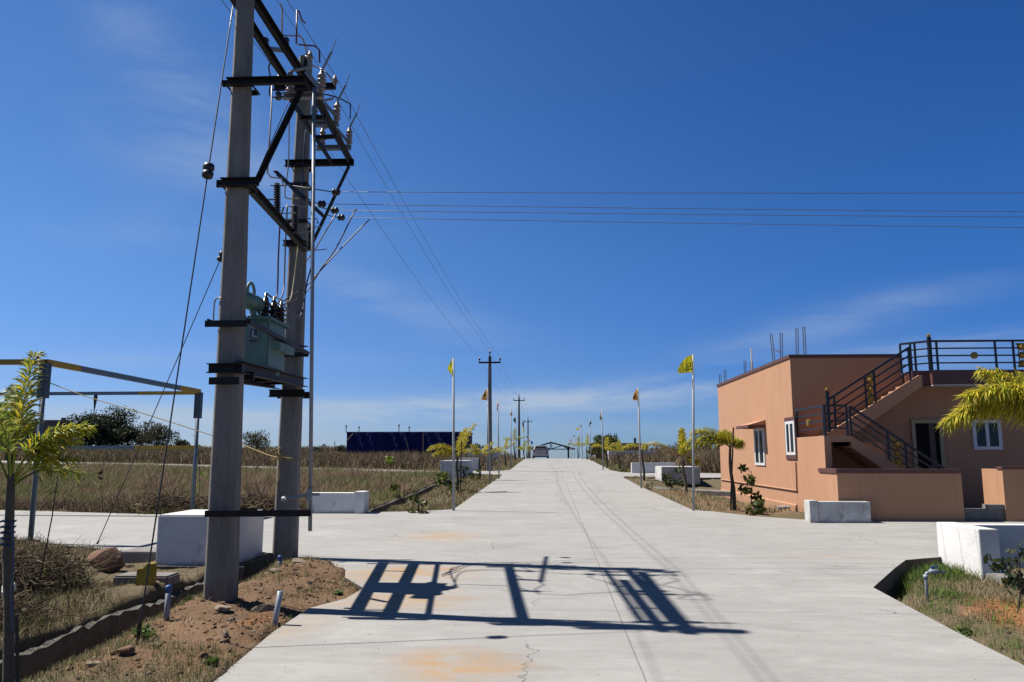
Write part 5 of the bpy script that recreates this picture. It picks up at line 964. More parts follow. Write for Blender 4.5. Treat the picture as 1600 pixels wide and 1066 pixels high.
def far_building():
    Y0=70; a=P(972,712,Y0); b=P(1001,712,Y0); z=bz(a.x,Y0); t=thing('plain_building',(a.x,Y0,z),'low tan unfinished building behind the palms on the right','building')
    m=MB(); zt=P(990,692.5,Y0).z; zl=P(960,699,Y0).z; m.box(a.x,b.x,Y0,Y0+5,z-.4,zt-.12); m.box(a.x-2.2,a.x-.003,Y0+.5,Y0+4,z-.4,zl); m.build('wall','tan',t)
    m=MB(); m.box(a.x-.08,b.x+.08,Y0-.1,Y0+5.1,zt-.12,zt); m.build('roof_slab','greywall',t); m=MB(); m.box(P(993,700,Y0).x,P(999,700,Y0).x,Y0-.02,Y0+.05,z,P(993,698,Y0).z); m.build('doorway','door',t)
    m=MB(); m.box(b.x-.55,b.x-.35,Y0+.1,Y0+.3,zt,zt+.45); m.build('column_stub','greywall',t)
    for px in (951,954,960,963): m=MB(); q=P(px,677+(px%3)*2,Y0+1); m.tube([(q.x,q.y,zl-.8),tuple(q)],.035,5); m.build('starter_bar','rebar',t)
    Y1_=118; a=P(-40,697,Y1_); b=P(97,697,Y1_); z=bz(a.x,Y1_); zt=P(60,658,Y1_).z; t=thing('plain_building',(b.x,Y1_,z),'grey unplastered building in the far left behind the palm fronds','building'); m=MB(); m.box(a.x,b.x,Y1_,Y1_+2.5,z-.3,zt); m.box(b.x-.5,b.x+.02,Y1_-.02,Y1_+.4,zt,zt+.5); m.build('wall','greywall',t)
    for px in (20,58,84): m=MB(); p=P(px-6,675,Y1_); q=P(px+6,690,Y1_); m.box(p.x,q.x,Y1_-.03,Y1_+.05,q.z,p.z); m.build('window','door',t)
    m=MB(); m.box(a.x-.2,b.x+.2,Y1_-.25,Y1_+2.7,zt,zt+.15); m.build('roof_slab','slabc',t)
    q=P(118,694,110); m=MB(); z=bz(q.x,110); m.lathe((q.x,110,z),(q.x,110,z+2.),[(0,.5),(1.3,.5),(1.35,.53),(1.9,.5),(2.,.3)],14); tag(m.build('water_tank','bluecap',None),'small blue water tank below the distant grove','water tank')
    a=P(165,701,120); b=P(245,701,120); z=bz(a.x,120); m=MB(); m.box(a.x,b.x,120,120.3,z-.2,P(200,697.5,120).z); tag(m.build('boundary_wall','whitedirt',None),'low pale boundary wall under the distant grove','wall')
    # transmission tower and slim mast on the horizon
    Yt=260; q=P(506,711,Yt); t=thing('transmission_tower',(q.x,Yt,bz(q.x,Yt)),'tiny lattice tower on the horizon left of the navy shed','tower'); zt=P(506,694,Yt).z; zb=bz(q.x,Yt)-.5; m=MB()
    for sx,sy in ((-1,-1),(1,-1),(1,1),(-1,1)): m.tube([(q.x+sx*1.3,Yt+sy*1.3,zb),(q.x+sx*.25,Yt+sy*.25,zt)],.10,4)
    for k in range(5):
        f=k/5; g=(k+1)/5; w0=1.3-1.05*f; w1=1.3-1.05*g; z0=zb+(zt-zb)*f; z1=zb+(zt-zb)*g; m.tube([(q.x-w0,Yt-w0,z0),(q.x+w1,Yt-w1,z1)],.06,4); m.tube([(q.x+w0,Yt-w0,z0),(q.x-w1,Yt-w1,z1)],.06,4)
    m.build('lattice','steel',t); m=MB()
    for f in (.7,.85): z=zb+(zt-zb)*f; m.bar((q.x-1.7,Yt,z),(q.x+1.7,Yt,z),.15,.15)
    m.build('cross_arm','steel',t)
    q=P(523,711,180); m=MB(); m.tube([(q.x,180,bz(q.x,180)-.3),tuple(P(523,689,180))],[.12,.05],6); m.bar(P(521.5,693,180),P(524.5,693,180),.08,.08); tag(m.build('slim_mast','greywall',None),'slim grey mast on the horizon at the left end of the navy shed','mast')
far_building()
def arch():
    Y0=128; a=P(828,702,Y0); b=P(888,702,Y0); ap=P(861,691.5,Y0); e0=P(826,703,Y0); e1=P(899,703,Y0); zb=bz(0,Y0)-.3; t=thing('entrance_arch',((a.x+b.x)/2,Y0,zb),'dark steel trussed entrance arch spanning the road in the far distance','arch')
    for x in (a.x,b.x):
        m=MB(); m.tube([(x,Y0,zb),(x,Y0,a.z)],.14,8); m.build('column','steel',t)
        m=MB(); m.lathe((x,Y0,a.z),(x,Y0,a.z+.5),[(0,.12),(.1,.2),(.35,.2),(.5,.03)],8); m.build('finial','steel',t)
    m=MB(); m.bar((e0.x,Y0,a.z),(e1.x,Y0,a.z),.14,.14)
    for k in range(8):
        pass
    for s in (e0,e1):
        m.bar((s.x,Y0,a.z),(ap.x,Y0,ap.z),.22,.22); mid=Vector(((s.x*.45+ap.x*.55),Y0,a.z+(ap.z-a.z)*.55)); m.bar(mid,(ap.x,Y0,a.z),.13,.13); mm=Vector((s.x*.72+ap.x*.28,Y0,a.z)); m.bar(mid,mm,.13,.13)
    for dx in (-.12,.12): m.bar((ap.x+dx,Y0,a.z),(ap.x+dx,Y0,ap.z),.12,.12)
    m.build('truss','steel',t)
arch()
def car():
    Y0=81.5; c=P(844.5,714,Y0); z=bz(c.x,Y0)-.02; X0=c.x; t=thing('parked_car',(X0,Y0,z),'silver hatchback seen from behind at the crest of the road','car'); hw=.80
    # cross sections from tail to nose: (y, half width, floor, belt, roof, roof half width)
    sec=[(0,.70,.30,.88,.98,.66),(.05,.78,.24,.92,1.1,.66),(.3,.82,.22,.95,1.36,.60),(.9,.83,.22,.95,1.42,.60),(1.9,.83,.22,.94,1.41,.60),(2.5,.83,.22,.93,1.22,.60),(3.0,.82,.22,.90,.98,.64),(3.6,.78,.24,.82,.86,.62),(3.8,.66,.30,.70,.74,.52)]
    m=MB(); vs=[]; 
    for y,w,f,bt,rf,rw in sec: vs+=[(X0+s*x,Y0+y,z+h) for s,x,h in ((-1,w*.9,f),(-1,w,f+.22),(-1,w*.99,bt),(-1,rw,rf-.04),(-1,rw*.8,rf),(1,rw*.8,rf),(1,rw,rf-.04),(1,w*.99,bt),(1,w,f+.22),(1,w*.9,f))]
    k=10; n=len(sec); fs=[(i*k+j,i*k+(j+1)%k,(i+1)*k+(j+1)%k,(i+1)*k+j) for i in range(n-1) for j in range(k)]+[tuple(range(k))[::-1],tuple((n-1)*k+j for j in range(k))]
    m.add(vs,fs); m.build('body','silver',t,smooth=False,bevel=.0)
    m=MB(); m.add([(X0-.60,Y0-.01,z+1.0),(X0+.60,Y0-.01,z+1.0),(X0+.53,Y0+.20,z+1.33),(X0-.53,Y0+.20,z+1.33)],[(0,1,2,3)]); m.build('rear_window','carglass',t)
    for s in (-1,1):
        m=MB(); m.add([(X0+s*.815,Y0+.45,z+.99),(X0+s*.815,Y0+2.3,z+.99),(X0+s*.635,Y0+1.9,z+1.35),(X0+s*.63,Y0+.55,z+1.33)],[(0,1,2,3)]); m.build('side_window','carglass',t)
        m=MB(); m.box(X0+s*.66-.10,X0+s*.66+.10,Y0-.005,Y0+.2,z+.72,z+.90); m.build('tail_light','tail',t,bevel=.01)
        m=MB(); m.box(X0+s*.58-.12,X0+s*.58+.12,Y0-.03,Y0+.1,z+.55,z+.60); m.build('reflector','frame' if s<0 else 'tail',t)
        m=MB(); m.bar((X0+s*.82,Y0+2.35,z+.98),(X0+s*1.0,Y0+2.3,z+1.02),.1,.13); m.build('wing_mirror','silver',t)
        for y in (.7,3.05):
            m=MB(); m.lathe((X0+s*.66,Y0+y,z+.30),(X0+s*.85,Y0+y,z+.30),[(0,.24),(.02,.30),(.16,.30),(.19,.24)],20); w=m.build('wheel','tyre',t); m=MB(); m.lathe((X0+s*.84,Y0+y,z+.30),(X0+s*.862,Y0+y,z+.30),[(0,.19),(.02,.16),(.022,.05)],16); sub(m,'rim','galv',w,t)
    m=MB(); m.box(X0-.26,X0+.26,Y0-.03,Y0+.06,z+.66,z+.78); m.build('number_plate','plate',t); m=MB(); m.box(X0-.76,X0+.76,Y0-.06,Y0+.12,z+.34,z+.54); m.build('bumper','silver',t,bevel=.03)
    m=MB(); m.box(X0-.72,X0+.72,Y0-.03,Y0+.05,z+.22,z+.335); m.build('bumper_skirt','tyre',t)
car()
# ================================================================ SMALL THINGS ON THE VERGES
def rockmesh(p,s,seed,sub_=3,rough=.28):
    bm=bmesh.new(); bmesh.ops.create_icosphere(bm,subdivisions=sub_,radius=1); r=random.Random(seed); pl=[(Vector((r.gauss(0,1),r.gauss(0,1),r.gauss(0,1))).normalized(),r.uniform(.38,.8)) for _ in range(13)]
    for v in bm.verts:
        c=v.co.copy()
        for nrm,d in pl:
            q=c.dot(nrm)-d
            if q>0: c-=nrm*q*.9
        c*=1+r.uniform(-.03,.03); v.co=Vector((c.x*s[0],c.y*s[1],c.z*s[2]))
    mb=MB(); mb.v=[tuple(v.co+Vector(p)) for v in bm.verts]; mb.f=[tuple(v.index for v in f.verts) for f in bm.faces]; bm.free(); return mb
def rock(px,py,s,mat,label,seed,cat='rock',name='rock',lift=.35,off=0):
    g=G(px,py); z=gzz(g.x,g.y)+s[2]*lift+off; tag(rockmesh((g.x,g.y,z),s,seed).build(name,mat),label,cat)
rock(170,886,(.33,.26,.20),'redrock','large brown boulder between the dry brush and the whitewashed block',3,lift=.75)
rock(222,852,(.17,.11,.05),'rock','flat buff stone lying on the kerb slab left of the whitewashed block',5,off=.1)
rock(347,966,(.11,.09,.055),'rock','yellowish stone at the foot of the front concrete pole',8)
rock(412,958,(.14,.09,.08),'rock','blocky buff stone right of the front concrete pole',9,lift=.5)
rock(467,888,(.16,.10,.04),'rock','flat pale stone slab right of the upright capped pipe',12)
rock(430,900,(.11,.08,.04),'rock','small flat pale stone left of the upright capped pipe',14)
rock(353,1004,(.05,.04,.045),'rock','grey pebble in the dirt hollow near the road edge',15)
rock(362,975,(.04,.03,.03),'rock','small light stone below the yellowish stone',16)
rock(483,911,(.05,.04,.035),'rock','small light stone near the road edge past the pale slabs',18)
rock(193,1045,(.08,.06,.055),'redrock','dark stone in the bottom left dirt',21)
rock(148,1052,(.07,.05,.03),'rock','pale shard lying in the bottom left dirt',22)
rock(302,800,(.30,.2,.1),'rock','pale stone at the far kerb by the pipe frame post',25)
rock(1545,1000,(.09,.06,.03),'rock','flat grey stone on the orange earth at right',26,off=-.02)
rock(1405,916,(.06,.05,.03),'bag','white crumpled scrap lying in the right verge grass',27,cat='scrap',name='plastic_scrap')
rock(1418,876,(.05,.03,.03),'bag','small white scrap at the back corner of the right verge',28,cat='scrap',name='plastic_scrap')
rock(433,855,(.045,.03,.015),'yelpaint','yellowish scrap lying on the concrete between the poles',29,cat='scrap',name='paper_scrap',off=.16)
rock(664,786,(.10,.06,.06),'bag','white scrap on the left verge beside the nearest flagpole',30,cat='scrap',name='plastic_scrap')
for k,(px,py,sx,lab) in enumerate(((206,876,.09,'grey rubble stone right of the brown boulder'),(222,893,.07,'broken grey stone left of the yellow marker stone'),(200,896,.06,'small rubble stone below the brown boulder'),(262,900,.08,'pale rubble lump right of the yellow marker stone'),(246,912,.06,'pale broken stone at the drain end by the marker stone'))):
    rock(px,py,(sx,sx*.8,sx*.55),'rock',lab,60+k,lift=.4)
def sack():
    p=P(16,905,6.2); z=gzz(p.x,6.2); tag(rockmesh((p.x,6.2,P(30,920,6.2).z),(.085,.09,.085),44,4).build('sack','bag',None,smooth=True),'white plastic sack behind the foreground palm trunk','sack')
sack()
def stake(base,top,label,cap,r=.026,mat='galv',Yo=0):
    b=G(*base); z=gzz(b.x,b.y); T=P(top[0],top[1],b.y); t=thing('pipe_stake',(b.x,b.y,z),label,'pipe','short pipes standing in the dirt by the poles'); B=P(base[0],base[1],b.y); m=MB(); B.z=z-.1; m.tube([B,T],r,12); m.build('pipe',mat,t,smooth=True)
    if cap: d=(T-B).normalized(); m=MB(); m.lathe(T-d*.06,T+d*.012,[(0,r+.004),(.05,r+.005),(.066,r+.002),(.072,.005)],12); m.build('cap','bluecap',t,smooth=True)
stake((259,978),(264,916),'upright pale pipe with a blue cap left of the front concrete pole',True)
stake((437,893),(438,869),'short upright pipe with a blue cap in front of the rear concrete pole',True,.028)
stake((427,976),(438,924),'leaning blue grey pipe at the road edge right of the front pole',False,.026,'pvc')
def tap():
    b=G(1446,922); z=gzz(b.x,b.y); t=thing('standpipe_tap',(b.x,b.y,z),'grey standpipe tap with a blue handle in the right verge grass','tap'); m=MB(); T=P(1446,894,b.y); C=P(1450,893,b.y); E=P(1476,894,b.y)
    m.tube([(T.x,T.y,z-.1),T-Vector((0,0,.04)),T-Vector((-.012,0,.012)),T+Vector((.04,0,0)),E],.016,12); m.tube([T-Vector((0,0,.07)),T-Vector((0,0,.03))],.028,12); m.build('pipe','pvc',t,smooth=True)
    q=P(1459,893,b.y); m=MB(); m.lathe(q-Vector((.05,0,0)),q+Vector((.05,0,0)),[(0,.02),(.01,.03),(.09,.03),(.1,.02)],12); v=m.build('valve','pvc',t,smooth=True); m=MB(); m.tube([q,q+Vector((0,0,.05))],.01,6); m.bar(q+Vector((-.03,0,.045)),q+Vector((.05,0,.06)),.025,.012); sub(m,'handle','bluecap',v,t)
tap()
def yellow_stone():
    b=P(229,925,9.42); z=gzz(b.x,b.y); a0=P(217,884,b.y); a1=P(243,881,b.y); m=MB(); zt=a0.z; m.prism([(a0.x,z-.2),(a1.x,z-.2),(a1.x,zt+.03),((a0.x+a1.x)/2+.03,zt+.035),((a0.x+a1.x)/2-.02,zt-.02),(a0.x,zt-.035)],'y',b.y-.05,b.y+.05); o=m.build('marker_stone',M('chipped_yellow_paint',(.30,.215,.012),.8,.2,7,.4,20,col2=(.44,.33,.02)),None,bevel=.008); tag(o,'yellow painted marker stone with a broken top beside the drain','marker stone')
yellow_stone()
def drains():
    # wall on the field side of the left drain: rough cast pieces with broken tops
    def wall(path,label,seed):
        r=random.Random(seed); m=MB()
        n=len(path); vs=[]; 
        for x,y,z in path: vs+=[(x-.08,y,z-.6),(x,y,z-.6),(x+.012,y,z+r.uniform(-.035,.02)),(x-.06,y,z+r.uniform(-.03,.02))]
        m.add(vs,[(i*4+j,i*4+(j+1)%4,(i+1)*4+(j+1)%4,(i+1)*4+j) for i in range(n-1) for j in range(4)]+[(0,1,2,3),tuple((n-1)*4+j for j in range(4))[::-1]]); tag(m.build('drain_wall','drainc',None),label,'drain wall','concrete walls of the roadside drain')
    rr=random.Random(4); ys_=[5.3+.12*i for i in range(48)]; off=0; pth=[]
    for y in ys_:
        if rr.random()<.14: off=rr.uniform(-.06,.02)
        pth.append((-4.50+rr.uniform(-.012,.012)+.02*math.sin(y*3),y,bz(0,y)-.09+off+rr.uniform(-.015,.015)-.05*(y<6.4)))
    wall(pth,'rough grey drain wall below the dry brush in the left foreground',1)
    wall([(-4.50,y,bz(0,y)-.06) for y in np.arange(19.1,38,.6)],'long drain wall along the left verge beyond the side road',2)
    # slab lying over the drain and the culvert face under the whitewashed block
    z=bz(0,11); m=MB(); m.box(-5.45,-4.2,10.93,11.028,z-.55,z-.03); m.box(-4.355,-4.26,11.03,12.0,z-.5,z-.02); tag(m.build('culvert','drainc',None),'dark grey concrete culvert under the whitewashed block','culvert')
    g=G(205,862); m=MB(); z=bz(0,g.y); m.box(-6.35,-5.53,11.6,12.1,z-.12,z+.06); tag(m.build('kerb_slab','slabc',None,bevel=.015),'broken concrete slab left of the whitewashed block','slab')
    z=bz(0,9.9); m=MB(); m.box(-5.3,-4.62,9.6,9.95,z-.1,z+.06); tag(m.build('concrete_lump','slabc',None,bevel=.02),'rough concrete lump beside the yellow marker stone','concrete lump')
    z=zb_; m=MB(); m.box(5.75,6.6,10.55,10.97,z-.30,z-.06); tag(m.build('drain_slab','slabc',None,bevel=.015),'grey slab edge over the drain at the foot of the bright white parapet','slab')
    y=28.5; m=MB()
    m.add([(3.75,28.6,gzz(3.75,28.6)+.03),(9.5,26.4,bz(0,26)-.12),(9.5,25.9,bz(0,26)-.12),(3.75,28.1,gzz(3.75,28.1)+.03)],[(0,1,2,3)]); 
    m.add([(p[0],p[1],p[2]-.15) for p in m.v],[(0,3,2,1)]); m.f+=[(0,4,5,1),(1,5,6,2),(2,6,7,3),(3,7,4,0)]; tag(m.build('drain_kerb','slabc',None),'pale narrow drain kerb crossing the bare plot left of the house','kerb')
drains()
# ================================================================ GRASS AND BRUSH
def blades(name,x,y,h,w,cols,lean,label_kind='stuff',zoff=None,curl=.5):
    n=len(x); z=gz(x,y) if zoff is None else gz(x,y)+zoff; a=rng.uniform(0,2*np.pi,n); la=rng.uniform(0,2*np.pi,n); l=lean*rng.uniform(.2,1.2,n)*h
    sx=np.cos(a)*w/2; sy=np.sin(a)*w/2; lx=np.cos(la)*l; ly=np.sin(la)*l; V=np.empty((n,5,3)); hz=np.sqrt(np.maximum(h*h-(l*.7)**2,(.25*h)**2))
    V[:,0]=np.stack([x-sx,y-sy,z-.02],1); V[:,1]=np.stack([x+sx,y+sy,z-.02],1); V[:,2]=np.stack([x+sx*.8+lx*.35,y+sy*.8+ly*.35,z+hz*.6],1); V[:,3]=np.stack([x-sx*.8+lx*.35,y-sy*.8+ly*.35,z+hz*.6],1); V[:,4]=np.stack([x+lx,y+ly,z+hz],1)
    i=np.arange(n)*5; Q=np.stack([i,i+1,i+2,i+3],1); T=np.stack([i+3,i+2,i+4],1); o=npmesh(name,V.reshape(-1,3),Q,GRASS,np.repeat(cols,5,axis=0),T); o['kind']='stuff'; return o
def pal(n,P_,wts,jit=.2):
    P_=np.array(P_); k=rng.choice(len(P_),n,p=np.array(wts)/np.sum(wts)); return P_[k]*rng.uniform(1-jit,1+jit,(n,1))
STR=(.38,.30,.185); STR2=(.27,.205,.12); OLV=(.13,.135,.05); GRN=(.085,.13,.03); BRN=(.105,.07,.045); DBR=(.06,.042,.032); PNK=(.30,.215,.15)
def scatter(n,xr,yr,dens=None,persp=True):
    y=yr[0]*(yr[1]/yr[0])**rng.uniform(0,1,n) if persp else rng.uniform(*yr,n); x=rng.uniform(0,1,n)
    lo=xr[0](y) if callable(xr[0]) else xr[0]; hi=xr[1](y) if callable(xr[1]) else xr[1]; x=lo+(hi-lo)*x
    k=~inpoly(x,y,ROAD)
    if dens is not None: k&=rng.uniform(0,1,n)<dens(x,y)
    return x[k],y[k]
# left field: straw with green patches
x,y=scatter(230000,(lambda y:-.86*y,lambda y:-4.62+0*y),(18.0,52),lambda x,y:np.clip(.2+1.3*vnoise(x,y,1.1,5),0,1)*((y<38.5+np.clip(-(x+4)*.55,0,18))))
pt=vnoise(x,y,2.6,6)*.6+vnoise(x,y,.9,16)*.4; n=len(x); c=np.where((pt>.52)[:,None],pal(n,(OLV,GRN,STR2,STR),(4.5,3.,2,1)),np.where((pt<.42)[:,None],pal(n,(PNK,STR2,BRN,DBR),(2.6,3,2.6,1)),pal(n,(STR,STR2,BRN,OLV),(2,3.2,1.6,2.2)))); near=sst(28,18,y)
h=rng.uniform(.10,.40,n)*(.6+.8*vnoise(x,y,1.5,8)); h*=np.where(rng.uniform(0,1,n)<.05,1.7,1)*(.55+.9*vnoise(x,y,4.,41)); kerb=np.exp(-((y-19.2)/1.1)**2); c=np.where((rng.uniform(0,1,n)<kerb*.8)[:,None],pal(n,(BRN,DBR,STR2),(3,3,1)),c); blades('dry_grass',x,y,h,rng.uniform(.008,.018,n)*(y/28)**.5,c,.85)
# brown weeds behind the far side road and along plot edges
x,y=scatter(110000,(lambda y:-.80*y-2,lambda y:-3.4+0*y),(42.,96),lambda x,y:np.clip(.1+1.3*vnoise(x,y,2.0,9),0,1)*(y>44.5+np.clip(-(x+6)*.55,0,22))); n=len(x)
c=pal(n,(BRN,DBR,STR2,OLV),(4,4,1.6,.9)); blades('brown_weeds',x,y,rng.uniform(.25,.95,n)*(.45+.7*vnoise(x,y,2.4,10)),rng.uniform(.025,.055,n),c,.95)
x,y=scatter(26000,(lambda y:-.85*y,lambda y:-30+0*y),(60,150),None); n=len(x); blades('far_field_grass',x,y,rng.uniform(.4,.9,n),rng.uniform(.05,.12,n),pal(n,(STR2,BRN,OLV,DBR),(2,3,2,2)),.5)
x,y=scatter(120000,(lambda y:4.4+0*y,lambda y:.8*y),(41.8,95),lambda x,y:np.clip(.1+1.3*vnoise(x,y,2.2,12),0,1)*((x>5.8)|(y>45))); n=len(x)
blades('dry_brush',x,y,rng.uniform(.3,1.15,n)*(.5+.75*vnoise(x,y,2.2,13)),rng.uniform(.022,.05,n),pal(n,(BRN,DBR,STR2,OLV,PNK),(4,3,1.5,1.2,.8)),.95)
x,y=scatter(14000,(lambda y:10+0*y,lambda y:.8*y),(95,260),None); n=len(x); blades('far_scrub',x,y,rng.uniform(.8,2.2,n),rng.uniform(.1,.4,n),pal(n,(OLV,DBR,BRN),(2,3,2)),.5)
x,y=scatter(9000,(lambda y:3.5+0*y,lambda y:np.minimum(.5*y,16)),(19.5,36),lambda x,y:np.clip(1.6*vnoise(x,y,1.3,14)-.25,0,1)); k=~((x>6.1)&(y>20)); x=x[k]; y=y[k]; n=len(x)
blades('verge_grass',x,y,rng.uniform(.05,.2,n),rng.uniform(.012,.022,n),pal(n,(STR2,OLV,GRN,STR),(3,2.2,1.2,2)),.8)
# verge strips beside the road
x,y=scatter(52000,(-4.1,-2.25),(19.2,85),lambda x,y:np.clip(1.5*vnoise(x,y,1.,15),0.15,1)); n=len(x); blades('verge_grass',x,y,rng.uniform(.03,.13,n),rng.uniform(.010,.018,n)*(y/25)**.6,pal(n,(STR2,STR,OLV,BRN,GRN),(3,2.2,3,1.5,1)),.8)
x,y=scatter(24000,(3.5,5.4),(36,85),lambda x,y:np.clip(1.5*vnoise(x,y,1.,17),0.15,1)*((y<36.3)|(y>41.9))); n=len(x); blades('verge_grass',x,y,rng.uniform(.04,.16,n),rng.uniform(.02,.035,n),pal(n,(STR2,OLV,BRN,GRN),(3,2.5,1.5,1)),.8)
# foreground left: sparse tufts on the dirt, matted dry brush over the drain
x,y=scatter(42000,(-4.3,-2.25),(4.6,11.4),lambda x,y:np.clip(2.8*(.6*vnoise(x,y,.55,19)+.4*vnoise(x,y,.17,29))-1.2+.7*np.clip((-3.2-x)/.5,0,1)*(y<8.3)+.5*(y<6.6),0,1)*(1-.9*np.exp(-((x+3.2)/.6)**2-((y-8.6)/1.3)**2)),False); n=len(x)
blades('sparse_grass',x,y,rng.uniform(.02,.075,n),rng.uniform(.003,.007,n),pal(n,(STR2,GRN,OLV,STR),(2.4,1.6,2.2,1.8)),.9)
x,y=scatter(70000,(-10.5,-4.6),(5.0,13.3),lambda x,y:np.clip(.2+1.3*vnoise(x,y,.8,20),0,1)*np.where((x>-6.5)&(y>10.0),.10,1)*np.where(((x+4.75)/.32)**2+((y-9.2)/.5)**2<1,.06,1),False); n=len(x); mound=.42*np.exp(-((x+5.6)/.75)**2-((y-9.2)/1.0)**2)
blades('matted_dry_grass',x,y,rng.uniform(.05,.20,n)*(1-.6*np.clip(mound/.42,0,1))*np.where(y>9.3,.75,1),rng.uniform(.003,.008,n),pal(n,(STR2,BRN,DBR,STR,OLV,GRN),(2.2,3.6,3.4,.8,2.8,1.2),.3),1.05)
x,y=scatter(9000,(-9.5,-4.6),(5.2,8.6),lambda x,y:np.clip(2.2*vnoise(x,y,.6,21)-.9,0,1),False); n=len(x); blades('green_weeds',x,y,rng.uniform(.05,.16,n),rng.uniform(.004,.009,n),pal(n,(GRN,OLV,STR2),(3,3,1)),.8)
def brush():
    for cx,cy,rx,ry,rz,n,lab in ((-6.15,9.15,.75,.9,.46,1700,'large heap of dark tangled dry brush above the drain wall in the left foreground'),(-5.2,7.35,.5,.6,.28,650,'smaller heap of dark brush behind the foreground palm trunk')):
        m=MB()
        for k in range(n):
            d=Vector((random.gauss(0,1),random.gauss(0,1),abs(random.gauss(0,1)))).normalized()*random.uniform(.3,1)**.5; p=[Vector((cx+d.x*rx,cy+d.y*ry,gzz(cx+d.x*rx,cy+d.y*ry)+d.z*rz-.03))]; a=random.uniform(0,6.28); L=random.uniform(.12,.55); e=random.uniform(-.7,.8)
            for s in range(4): a+=random.uniform(-.7,.7); e+=random.uniform(-.5,.35); p.append(p[-1]+Vector((math.cos(a)*math.cos(e),math.sin(a)*math.cos(e),math.sin(e)))*L/4)
            o=len(m.v); w=random.uniform(.0025,.005); m.tube(p,[w,w*.9,w*.8,w*.6,w*.3],4,False); q=random.choice((STR2,BRN,DBR,DBR,BRN,OLV,DBR)); m.c+=[(*q,1)]*(len(m.v)-o)
        leafcloud(m,(cx,cy,gzz(cx,cy)+rz*.35),(rx,ry,rz*.75),n*2,.045,(DBR,BRN,(.09,.085,.035),(.05,.04,.03)),.1)
        tag(m.build('dry_brush_pile',GRASS,None,fix=False),lab,'brush pile')
    for nm,lab,cx,cy,s in (('dry_brush_pile','heap of pale dry brush against the field edge behind the pipe frame post',-9.0,18.75,(1.3,.55)),('dry_brush_pile','cut dry brush left of the long white parapet at the field edge',-6.9,18.6,(.9,.5))):
        m=MB()
        for k in range(900):
            c=Vector((random.gauss(cx,s[0]*.5),random.gauss(cy,s[1]*.5),0)); z0=gzz(c.x,c.y)+random.random()*.4*math.exp(-((c.x-cx)/s[0])**2); a=random.uniform(0,6.28); L=random.uniform(.2,.7); e=random.uniform(-.4,.8); p=[Vector((c.x,c.y,z0))]
            for q_ in range(3): a+=random.uniform(-.6,.6); e+=random.uniform(-.6,.3); p.append(p[-1]+Vector((math.cos(a)*math.cos(e),math.sin(a)*math.cos(e),math.sin(e)))*L/3)
            o=len(m.v); m.tube(p,[.008,.007,.005,.003],4,False); q=random.choice((STR2,BRN,DBR,BRN,DBR)); m.c+=[(*q,1)]*(len(m.v)-o)
        tag(m.build(nm,GRASS,None,fix=False),lab,'brush pile')
brush()
# right verge
x,y=scatter(95000,(3.5,9),(4.5,12.3),lambda x,y:np.clip(2.4*(.55*vnoise(x,y,.6,23)+.45*vnoise(x,y,.22,33))-.62,.16,1)*(1-.75*np.exp(-((x-5.0)/.5)**2-((y-8.3)/.7)**2)),False); n=len(x); gp=vnoise(x,y,.5,24)
c=np.where((gp>.5)[:,None],pal(n,(GRN,(.11,.19,.035),OLV),(3,3,2)),pal(n,(STR2,OLV,STR,BRN),(3,2,2,1.5))); blades('verge_grass',x,y,rng.uniform(.02,.11,n)*(.5+1.0*gp),rng.uniform(.003,.008,n),c,1.0)
x=rng.normal(5.1,.30,2600); y=rng.normal(11.25,.28,2600); k=~inpoly(x,y,ROAD); x=x[k]; y=y[k]; n=len(x); blades('grass_tuft',x,y,rng.uniform(.06,.2,n),rng.uniform(.005,.010,n),pal(n,(GRN,(.10,.17,.03),OLV),(3,3,1)),.8)
def weed(cx,cy,r,n,leaf,cols,nm,lab):
    m=MB(); z=gzz(cx,cy); leafcloud(m,(cx,cy,z+r*.35),(r,r,r*.55),n,leaf,cols,.1); tag(m.build(nm,LEAF,None,fix=False),lab,'weed')
for px,py,r,lab in ((1378,912,.16,'leafy green weed at the sharp corner of the right verge'),(1555,1028,.15,'green weed at the road edge in the lower right'),(1478,985,.10,'small green weed beside the orange earth at right'),(1505,968,.09,'small green weed in the middle of the right verge'),(461,862,.10,'small green weed at the foot of the rear concrete pole'),(528,921,.06,'tiny green weed on the stained road edge'),(295,952,.05,'tiny weed left of the front concrete pole'),(330,1047,.06,'green weed at the road edge bottom left'),(225,1000,.12,'green weed on the dirt bank left of the guy wire foot')):
    g=G(px,py); weed(g.x,g.y,r,int(60+400*r),.05,((.09,.16,.03),(.13,.21,.04),(.07,.12,.03)),'weed',lab)
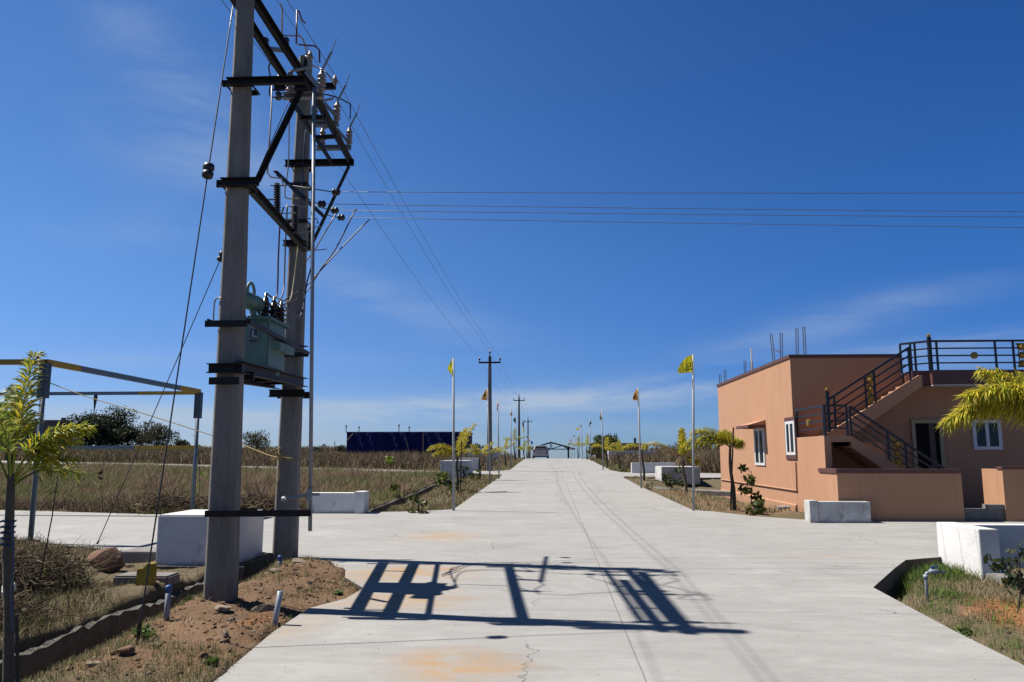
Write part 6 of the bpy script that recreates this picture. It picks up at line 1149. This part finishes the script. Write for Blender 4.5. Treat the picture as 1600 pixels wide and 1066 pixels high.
# pebbles: stuff
def pebbles():
    m=MB(); base_=rockmesh((0,0,0),(1,1,.7),77,1)
    def put(x,y,s,z=None):
        z=gzz(x,y) if z is None else z; a=random.uniform(0,6.28); ca,sa=math.cos(a)*s,math.sin(a)*s; k=random.uniform(.6,1.1); m.add([(x+v[0]*ca-v[1]*sa*k,y+v[0]*sa+v[1]*ca*k,z+v[2]*s*k) for v in base_.v],base_.f)
    for k in range(1900): 
        x=random.gauss(-3.1,.6); y=random.uniform(4.8,11.3)
        if not inpoly(np.array([x]),np.array([y]),ROAD)[0] and x>-4.1: put(x,y,random.uniform(.005,.018)*(2.3 if random.random()<.07 else 1))
    for k in range(350):
        x=random.uniform(3.6,7); y=random.uniform(5,12)
        if not inpoly(np.array([x]),np.array([y]),ROAD)[0]: put(x,y,random.uniform(.006,.02))
    for k in range(420):
        x=random.uniform(3.5,6.1); y=random.uniform(18.8,27)
        if not inpoly(np.array([x]),np.array([y]),ROAD)[0]: put(x,y,random.uniform(.012,.045))
    for k in range(260):
        x=random.uniform(-2.3,3.4) if random.random()<.5 else random.gauss(-1.9,.6); y=random.uniform(5,19)
        if inpoly(np.array([x]),np.array([y]),ROAD)[0]: put(x,y,random.uniform(.003,.009),bz(x,y)+.002)
    for k in range(200):
        x=random.uniform(-4,-2.4); y=random.uniform(19.8,36); put(x,y,random.uniform(.01,.03))
    o=m.build('pebbles','rock',None); o['kind']='stuff'
pebbles()
def clods():
    m=MB(); b_=[rockmesh((0,0,0),(1,1,.75),90+k,2) for k in range(4)]
    def put(x,y,s):
        z=gzz(x,y); a=random.uniform(0,6.28); ca,sa=math.cos(a)*s,math.sin(a)*s; k=random.uniform(.6,1.1); q=random.choice(b_); m.add([(x+v[0]*ca-v[1]*sa*k,y+v[0]*sa+v[1]*ca*k,z+v[2]*s*k) for v in q.v],q.f)
    for k in range(520):
        cx,cy,sx,sy=random.choice(((-3.0,10.2,.35,.5),(-2.9,9.0,.3,.6),(-3.5,7.6,.4,.5),(-2.8,7.6,.2,.6),(-3.2,6.2,.5,.6))); x=random.gauss(cx,sx); y=random.gauss(cy,sy)
        if x>-4.0 and not inpoly(np.array([x]),np.array([y]),ROAD)[0]: put(x,y,random.uniform(.012,.04)*(1.6 if random.random()<.08 else 1))
    for k in range(260):
        x=random.gauss(5.0,.6); y=random.gauss(8.4,.8)
        if not inpoly(np.array([x]),np.array([y]),ROAD)[0]: put(x,y,random.uniform(.012,.04))
    o=m.build('earth_clods',ground.data.materials[0],None); o['kind']='stuff'
clods()
